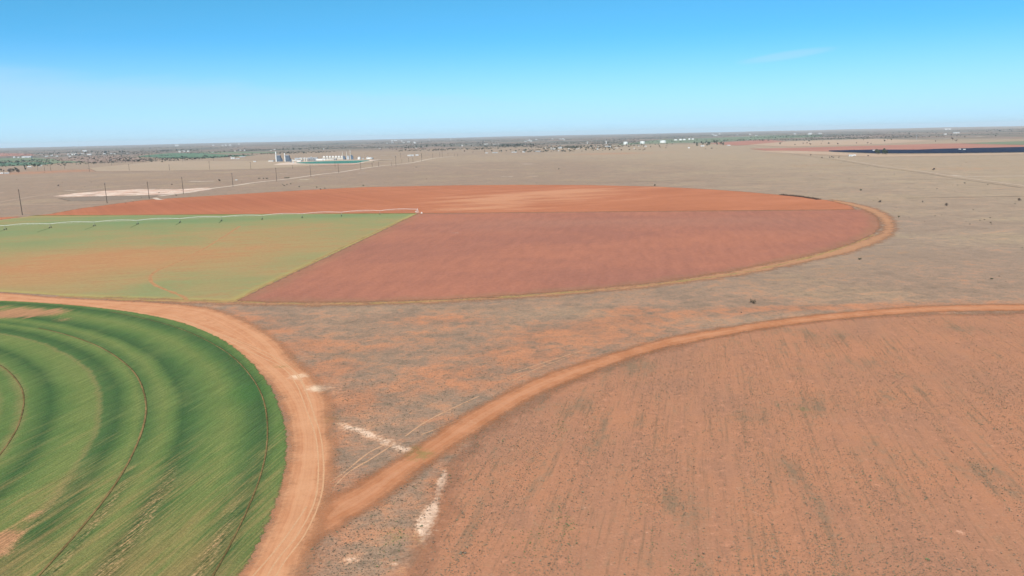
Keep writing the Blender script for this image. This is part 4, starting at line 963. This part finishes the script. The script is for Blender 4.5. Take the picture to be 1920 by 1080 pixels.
# ---- pickup by the pole
def pickup(loc, rz):
    t = empty('pickup_truck', loc, rz); tag(t, 'white pickup truck parked on the dry plain right of the fourth pole', 'pickup')
    bm = bmesh.new(); box(bm, 0, 0, .45, 5.4, 1.9, .75, taper=.97); fresh('body', bm, M_white, t)
    bm = bmesh.new(); box(bm, .35, 0, 1.2, 2.1, 1.8, .75, taper=.78); fresh('cab', bm, M_white, t)
    bm = bmesh.new(); box(bm, .35, 0, 1.26, 2.0, 1.84, .5, taper=.84); fresh('window', bm, M_glass, t)
    for x in (-1.7, 1.7):
        for y in (-.85, .85):
            bm = bmesh.new(); tube(bm, (x, y-.13, .38), (x, y+.13, .38), .38, .38, 14); fresh('wheel', bm, M_rubber, t)
pickup(at(443, 338.2), .2)

# ---- gas power plant
def px3(x, y): g_ = at(x, y); return g_, mpp(x, y)
def stack_thing(x, y, ytop, wpx, label, platform=True):
    loc, m = px3(x, y); h = (y-ytop)*m; r = wpx*m/2; t = empty('exhaust_stack', loc); tag(t, label, 'stack')
    bm = bmesh.new(); tube(bm, (0, 0, 0), (0, 0, h), r, r*.92, 18); fresh('shaft', bm, M_white, t)
    bm = bmesh.new(); tube(bm, (0, 0, h), (0, 0, h+.6), r*1.02, r*1.02, 18); fresh('rim', bm, M_grey, t)
    if platform:
        bm = bmesh.new(); tube(bm, (0, 0, h*.72), (0, 0, h*.72+.35), r*1.45, r*1.45, 18); fresh('platform', bm, M_grey, t)
stack_thing(518.3, 303, 285.8, 2.1, 'left one of the two tall white exhaust stacks of the gas plant')
stack_thing(534.7, 303, 288.2, 1.9, 'right one of the two tall white exhaust stacks of the gas plant')
def boiler(x, label):
    loc, m = px3(x, 303); t = empty('boiler_block', loc); tag(t, label, 'boiler')
    bm = bmesh.new(); box(bm, 0, 0, 0, 12, 14, 22); box(bm, 7.6, 0, 0, 3.0, 12, 14); fresh('casing', bm, M_bluegrey, t)
    bm = bmesh.new(); box(bm, 11.2, 0, 0, 4, 8, 8, taper=.6); fresh('inlet_duct', bm, M_bluegrey, t)
    bm = bmesh.new()
    for i in range(4): tube(bm, (-4+2.6*i, -3, 22), (-4+2.6*i, -3, 26.5-.8*(i % 2)), .45, .4, 8)
    fresh('vent_pipe', bm, M_grey, t)
    bm = bmesh.new()
    for zz in (6, 11, 16, 21): box(bm, 0, -7.9, zz, 13, 1.5, .25)
    for xx in (-6, 0, 6): box(bm, xx, -8.4, 0, .3, .3, 22)
    fresh('walkway', bm, M_grey, t)
boiler(523.5, 'dark blue grey boiler block right against the left exhaust stack'); boiler(540, 'dark blue grey boiler block right against the right exhaust stack')
def hall(x, y, wpx, hpx, mat, label, name='plant_hall', roofmat=None, d=16):
    loc, m = px3(x, y); w, h = wpx*m, hpx*m; t = empty(name, loc); tag(t, label, 'building')
    bm = bmesh.new(); box(bm, 0, 0, 0, w, d, h); fresh('wall', bm, mat, t)
    bm = bmesh.new(); box(bm, 0, 0, h, w+.8, d+.8, .5); box(bm, -w*.25, 0, h+.5, 2.5, 3, 1.5); box(bm, w*.2, 0, h+.5, 2.5, 3, 1.2); fresh('roof', bm, roofmat or M_rooflt, t)
    bm = bmesh.new(); box(bm, w*.3, -d/2-.05, 0, min(4, w*.3), .15, min(4.5, h*.7)); fresh('door', bm, M_grey, t)
hall(552, 302.6, 14, 2.8, M_offwhite, 'low cream hall right of the second boiler block'); hall(509, 303.2, 9, 2, M_offwhite, 'low cream shed left of the left exhaust stack')
hall(601, 300.6, 18, 2.6, M_white, 'long white turbine hall, left half behind the pond'); hall(618.5, 300.2, 16, 2.4, M_offwhite, 'long cream hall continuing right of the white turbine hall'); hall(629, 300, 3, 2.6, M_galvdk, 'small dark shed at the end of the long cream hall')
hall(640, 299, 16, 2.6, M_offwhite, 'cream hall under the three slim columns'); hall(692.5, 298.2, 9, 2.8, M_white, 'white hall at the right end of the gas plant'); hall(674, 299, 4.5, 4, M_white, 'tall white box hall between columns and end hall'); hall(562, 303, 7, 2.2, M_white, 'small white hall beside the grey vessels')
hall(698, 297.6, 3, 1.4, M_galvdk, 'small dark shed right of the white end hall'); hall(574, 297.8, 40, 1.8, M_grey, 'long low grey pipe hall at the back of the plant', d=10)
for i, (x, w, h) in enumerate([(566, 3.4, 6), (571.5, 2.6, 6.6), (575.5, 2.6, 5.6)]):
    loc, m = px3(x, 302.5); t = empty('process_vessel', loc); tag(t, ['left', 'middle', 'right'][i]+' one of three cream upright vessels in front of the plant', 'vessel', 'three cream vessels')
    bm = bmesh.new(); tube(bm, (0, 0, 0), (0, 0, h*m), w*m/2, w*m/2, 14); cone_top(bm, 0, 0, h*m, w*m/2, 1.2, 14); fresh('shell', bm, M_offwhite, t)
    bm = bmesh.new(); tube(bm, (w*m/2+.5, 0, 0), (w*m/2+.5, 0, h*m+2), .3, .3, 6); fresh('riser_pipe', bm, M_grey, t)
for i, (x, h) in enumerate([(580, 6), (584, 7.5), (588, 6.4), (591, 5)]):
    loc, m = px3(x, 302.2); t = empty('pipe_rack', loc); tag(t, ['first', 'second', 'third', 'fourth'][i]+' of four grey pipe frames right of the cream vessels, from the left', 'pipe frame', 'grey pipe frames')
    bm = bmesh.new()
    for sx in (-2.5, 2.5):
        for sy in (-3, 3): box(bm, sx, sy, 0, .5, .5, h*m)
    for k in range(5): box(bm, 0, 0, h*m*(k+1)/5-.3, 6, 7, .3)
    fresh('frame', bm, M_grey, t); bm = bmesh.new(); tube(bm, (0, 0, 0), (0, 0, h*m+1.5), 1.4, 1.1, 10); fresh('column', bm, M_galv, t)
for i in range(7):
    x = 608+5.6*i; loc, m = px3(x, 296.8-.1*i); t = empty('cooling_tower', loc)
    tag(t, 'cream box of the cooling tower bank behind the long halls', 'cooling tower', 'bank of cream cooling towers')
    bm = bmesh.new(); box(bm, 0, 0, 0, 9.6, 12, 3.2*m*.5+2.5); fresh('casing', bm, M_offwhite, t); hh = 3.2*m*.5+2.5
    bm = bmesh.new(); tube(bm, (0, 0, hh), (0, 0, hh+2.8), 4.2, 3.6, 16); fresh('fan_ring', bm, M_white, t)
for i, (x, yt) in enumerate([(643, 285.2), (650.6, 284.6), (657.5, 281.8)]):
    loc, m = px3(x, 299.2); h = (299.2-yt)*m; t = empty('column_tower', loc); tag(t, ['leftmost slim cream column with a dark top', 'middle slim cream column', 'rightmost and tallest slim cream column'][i]+' at the right part of the gas plant', 'column')
    bm = bmesh.new(); tube(bm, (0, 0, 0), (0, 0, h), 1.9, 1.4, 12); fresh('shaft', bm, M_offwhite, t)
    bm = bmesh.new(); 
    for zz in (.45, .7, .95): tube(bm, (0, 0, h*zz), (0, 0, h*zz+.5), 2.8, 2.8, 12)
    fresh('platform', bm, M_galvdk, t)
    bm = bmesh.new(); box(bm, 5.5, 0, 0, 8, 8, h*.38); box(bm, 4.5, 0, h*.38, 4, 5, h*.1); fresh('equipment_block', bm, M_bluegrey if i != 1 else M_grey, t)
for i, (x, h) in enumerate([(549, 9), (555, 11), (560, 9.5), (565, 12), (570, 9), (596, 8), (605, 10), (612, 9), (620, 12), (677, 10), (684, 12), (689, 10)]):
    loc, m = px3(x, 299.5 if x < 660 else 300); t = empty('switchyard_post', loc); tag(t, 'thin dark steel post in the switchyard of the gas plant', 'post', 'switchyard posts')
    bm = bmesh.new(); box(bm, 0, 0, 0, .7, .7, h*m*.8, taper=.5); fresh('post', bm, M_galvdk, t); bm = bmesh.new(); box(bm, 0, 0, h*m*.75, 4.5, .4, .4); fresh('crossbeam', bm, M_galvdk, t)
for i, (x, y) in enumerate([(545, 306), (550, 306), (506, 303), (662, 299.5), (668, 299.6), (681, 299.2)]):
    loc, m = px3(x, y-1); t = empty('equipment_skid', loc); tag(t, 'small grey equipment skid beside the halls of the gas plant', 'equipment', 'equipment skids of the gas plant')
    bm = bmesh.new(); box(bm, 0, 0, 0, 5, 4, 3.4); fresh('enclosure', bm, M_grey if i % 2 else M_galvdk, t); bm = bmesh.new(); tube(bm, (1, 0, 3.4), (1, 0, 5.4), .5, .5, 8); fresh('exhaust_pipe', bm, M_galvdk, t)

# ---- solar field
M_panel = flat_mat('navy_solar_glass', (.008, .015, .036), .55, .08, .12, 20)
SOL = np.array(P([(1553, 284.6), (1600, 286.2), (1640, 287.7), (1700, 287.9), (1800, 287.4), (1925, 285.8), (2100, 283.5), (2100, 275.5), (1925, 277.9), (1840, 279.6), (1770, 281.2), (1720, 283.2), (1640, 282.9), (1580, 284.0)]))
ys = np.arange(SOL[:, 1].min()+4, SOL[:, 1].max()-2, 11.0); cnt = 0
row_specs = []
for yr in ys:
    xs = []
    for i in range(len(SOL)):
        a, b = SOL[i], SOL[(i+1) % len(SOL)]
        if (a[1] > yr) != (b[1] > yr): xs.append(a[0]+(yr-a[1])*(b[0]-a[0])/(b[1]-a[1]))
    xs.sort()
    for a, b in zip(xs[::2], xs[1::2]):
        if b-a > 25: row_specs.append((a, min(b, 2300), yr))
print('solar rows', len(row_specs))
unit = None
for k, (a, b, yr) in enumerate(row_specs):
    if unit is None:
        unit = empty('solar_panel_row', (0, 0, 0)); bm = bmesh.new()
        W, tl = 7.4, math.radians(28); cy, cz = W/2*math.cos(tl), W/2*math.sin(tl)
        v = [(-.5, -cy, 2.4-cz), (.5, -cy, 2.4-cz), (.5, cy, 2.4+cz), (-.5, cy, 2.4+cz)]
        lo = [bm.verts.new(p) for p in v]; hi = [bm.verts.new((p[0], p[1]-.05, p[2]+.09)) for p in v]
        bm.faces.new(hi); bm.faces.new(lo[::-1])
        for i in range(4): bm.faces.new((lo[i], lo[(i+1) % 4], hi[(i+1) % 4], hi[i]))
        fresh('panels', bm, M_panel, unit)
        bm = bmesh.new()
        for i in range(24): box(bm, -.48+i*.0417, 0, 0, .0008, .2, 2.3)
        fresh('support_posts', bm, M_galvdk, unit); o = unit
    else: o = dup(unit, (0, 0, 0))
    o.location = ((a+b)/2, yr, .3); o.scale = (b-a, 1, 1)
    tag(o, 'long row of dark navy solar panels in the field at the right edge', 'solar panels', 'rows of the dark blue solar field')
for i, (x, y) in enumerate([(1638, 285), (1799, 283), (1807.5, 283.5)]):
    loc, m = px3(x, y); t = empty('inverter_cabin', (loc[0], loc[1], .3)); tag(t, ['white inverter cabin in the left part of the solar field', 'white inverter cabin in the middle of the solar field, left of a pair', 'white inverter cabin in the middle of the solar field, right of a pair'][i], 'cabin')
    bm = bmesh.new(); box(bm, 0, 0, 0, 7, 3, 6.3); fresh('enclosure', bm, M_white, t); bm = bmesh.new(); box(bm, 0, 0, 6.3, 7.6, 3.6, .3); fresh('roof', bm, M_rooflt, t)

# ---- weeds on the near ground and distant scrub (uncountable)
def vnoise(x, y, seed=0):
    xi, yi = np.floor(x).astype(int), np.floor(y).astype(int); fx, fy = x-xi, y-yi; fx = fx*fx*(3-2*fx); fy = fy*fy*(3-2*fy)
    def h(i, j): return np.modf(np.abs(np.sin(i*127.1+j*311.7+seed*74.7)*43758.5453))[0]
    return (h(xi, yi)*(1-fx)+h(xi+1, yi)*fx)*(1-fy)+(h(xi, yi+1)*(1-fx)+h(xi+1, yi+1)*fx)*fy
def clumps(name, X, Y, Z, size, nf, squash, mat, rnd, kind_label):
    """every plant is a little spray of nf leaf triangles"""
    n = len(X); r_ = np.random.default_rng(3)
    th = r_.uniform(0, 2*np.pi, (n, nf)); el = r_.uniform(.15, 1.2, (n, nf)); s_ = size[:, None]*r_.uniform(.6, 1.1, (n, nf)); wd = .45
    tip = np.stack([np.cos(th)*np.cos(el)*s_, np.sin(th)*np.cos(el)*s_, np.sin(el)*s_*squash], -1)
    b1 = np.stack([-np.sin(th)*s_*wd, np.cos(th)*s_*wd, s_*.05], -1); b2 = -b1; b2[..., 2] = s_*.05
    base = np.stack([X, Y, Z], -1)[:, None, :]
    V = np.stack([base+b1+tip*.25, base+b2+tip*.25, base+tip], 2).reshape(-1, 3)
    Fq = np.arange(len(V)).reshape(-1, 3)
    o = fill_mesh(name, V, Fq, {'tone': np.repeat(rnd, nf*3)}, mat); o['kind'] = 'stuff'; o['label'] = kind_label; o['category'] = 'vegetation'
    return o
def build_weed(g):
    t = g.attr('tone'); return g.vary(g.ramp(t, [(0, (.15, .105, .072)), (.45, (.20, .15, .105)), (.7, (.17, .16, .10)), (.85, (.12, .145, .06)), (1, (.28, .21, .15))]), g.noise(g.pos(), .3, 2), .2)
m_weed = new_mat('weed_leaves', build_weed, .9)
N0 = 300000
yy = rng.uniform(95, 360, N0)**1.0; yy = 95+(420-95)*rng.uniform(0, 1, N0)**1.15; xx = rng.uniform(-.50, .80, N0)*yy
ch, sh = math.cos(RHEAD+.05), math.sin(RHEAD+.05)
across = xx*ch-yy*sh; along = xx*sh+yy*ch
dens = 1.15*(.62*vnoise(across/1.1, along/34, 1)+.5*vnoise(across/5, along/40, 2)+.5*vnoise(xx/16, yy/22, 3)-.42)
insC = sdist(xx, yy, C_poly) > 1
sand_poly = ribbon_poly([(0,549),(110,558),(200,563),(300,568),(400,580),(470,608),(520,640),(548,672),(580,700),(612,745),(618,790),(622,850),(618,905),(607,950),(600,985),(575,1040),(560,1100),(540,1200)], [(0,566),(120,572),(200,584),(290,600),(345,613),(420,648),(478,692),(508,722),(530,760),(540,800),(541,850),(528,915),(506,975),(480,1030),(452,1080),(400,1180)])
trk_poly = ribbon_poly([(585,965),(612,940),(660,915),(720,878),(780,840),(860,786),(920,752),(1000,712),(1100,678),(1200,648),(1290,626),(1400,608),(1500,594),(1600,584),(1700,576.5),(1920,571),(2500,582)], [(560,1035),(600,1010),(655,975),(720,935),(790,880),(870,825),(920,795),(1000,745),(1100,702),(1200,665),(1290,643),(1400,622),(1500,607),(1600,596),(1700,588),(1920,583),(2500,594)])
okp = (sdist(xx, yy, sand_poly) < -.5) & (sdist(xx, yy, trk_poly) < -.3) & (np.hypot(xx-CB[0], yy-CB[1]) > rB+2) & (sdist(xx, yy, np.array(P(A_near+[ctr, (438,565), (300,561), (110,554), (0,548), (0,400)]))) < 0)
keep = okp & (rng.uniform(0, 1, N0) < np.where(insC, np.clip(dens*1.3, .02, 1), np.clip((dens+.35*vnoise(xx/6, yy/9, 12)-.28)*1.1, .008, .6))*np.clip((430-yy)/190, 0, 1))
X, Y = xx[keep], yy[keep]
sz = (rng.gamma(3.0, .034, len(X))+.05)*np.where(sdist(X, Y, C_poly) > 0, 1.0, 1.05)
gn = np.clip(ellipses([])[0, 0]+0, 0, 0)
tone = np.clip(rng.normal(.42, .22, len(X)), 0, 1)
gx_, gy_ = zip(*[U(*q_) for q_ in ((1050,800),(1065,985),(1000,1000),(965,1025),(1260,1060),(790,853),(640,785),(745,1020),(1510,770),(1280,1035))])
for a_, b_ in zip(gx_, gy_): tone = np.where(np.exp(-((X-a_)**2/9+(Y-b_)**2/30)) > rng.uniform(0, 1, len(X)), .84+.03*rng.normal(size=len(X)), tone)
clumps('weeds', X, Y, np.full(len(X), .07), sz, 6, .8, m_weed, tone, 'small dry and green weeds scattered over the near red ground')
print('weeds', len(X))
def build_scrub(g): return g.vary(g.ramp(g.attr('tone'), [(0, (.030, .040, .026)), (.6, (.055, .062, .040)), (1, (.10, .09, .065))]), g.noise(g.pos(), 3, 2), .25)
m_scrub = new_mat('far_scrub_leaves', build_scrub, .9)
N1 = 80000
rr_ = 3300*(14000/3300)**rng.uniform(0, 1, N1)**.75; aa_ = rng.uniform(-.66, .66, N1)
X, Y = rr_*np.sin(aa_), rr_*np.cos(aa_)
dn = vnoise(X/420+7, Y/900, 5)*.8+vnoise(X/120, Y/300+3, 6)*.5
kp = (rng.uniform(.55, 1.15, N1) < dn) & ~((X > 900) & (Y < 5200)) & ~((np.abs(X+700) < 700) & (Y < 4200))
X, Y = X[kp], Y[kp]
clumps('distant_scrub', X, Y, relief(X, Y), rng.gamma(4, .9, len(X))+3.0, 7, .75, m_scrub, rng.uniform(0, 1, len(X)), 'dark mesquite scrub covering the far plain')
N2 = 2600
rr_ = rng.uniform(420, 3000, N2); aa_ = rng.uniform(-.62, .66, N2); X, Y = rr_*np.sin(aa_), rr_*np.cos(aa_)
out = (np.hypot(X-CA[0], Y-CA[1]) > 455) & (np.hypot(X-CB[0], Y-CB[1]) > 290) & (vnoise(X/90, Y/160, 8) > .55)
X, Y = X[out], Y[out]
clumps('dry_plain_shrublets', X, Y, np.full(len(X), .05), rng.gamma(2.5, .22, len(X))+.25, 8, .7, m_scrub, rng.uniform(.3, 1, len(X)), 'tiny shrubs sprinkled over the dry plain')

# ---- the air
hz = bpy.data.materials.new('haze_air'); hz.use_nodes = True; ht = hz.node_tree; ht.nodes.clear()
ho = ht.nodes.new('ShaderNodeOutputMaterial'); hv = ht.nodes.new('ShaderNodeVolumePrincipled')
hv.inputs['Color'].default_value = (.86, .94, 1.0, 1); hv.inputs['Density'].default_value = 3.2e-5; hv.inputs['Anisotropy'].default_value = 0.0
ht.links.new(hv.outputs[0], ho.inputs['Volume'])
bm = bmesh.new(); box(bm, 0, 0, -1.5-16, 74000, 74000, 16+1.5+170); haze = fresh('haze', bm, hz); haze['kind'] = 'stuff'; haze['label'] = 'thin bluish haze over the far plain'
haze['category'] = 'haze'
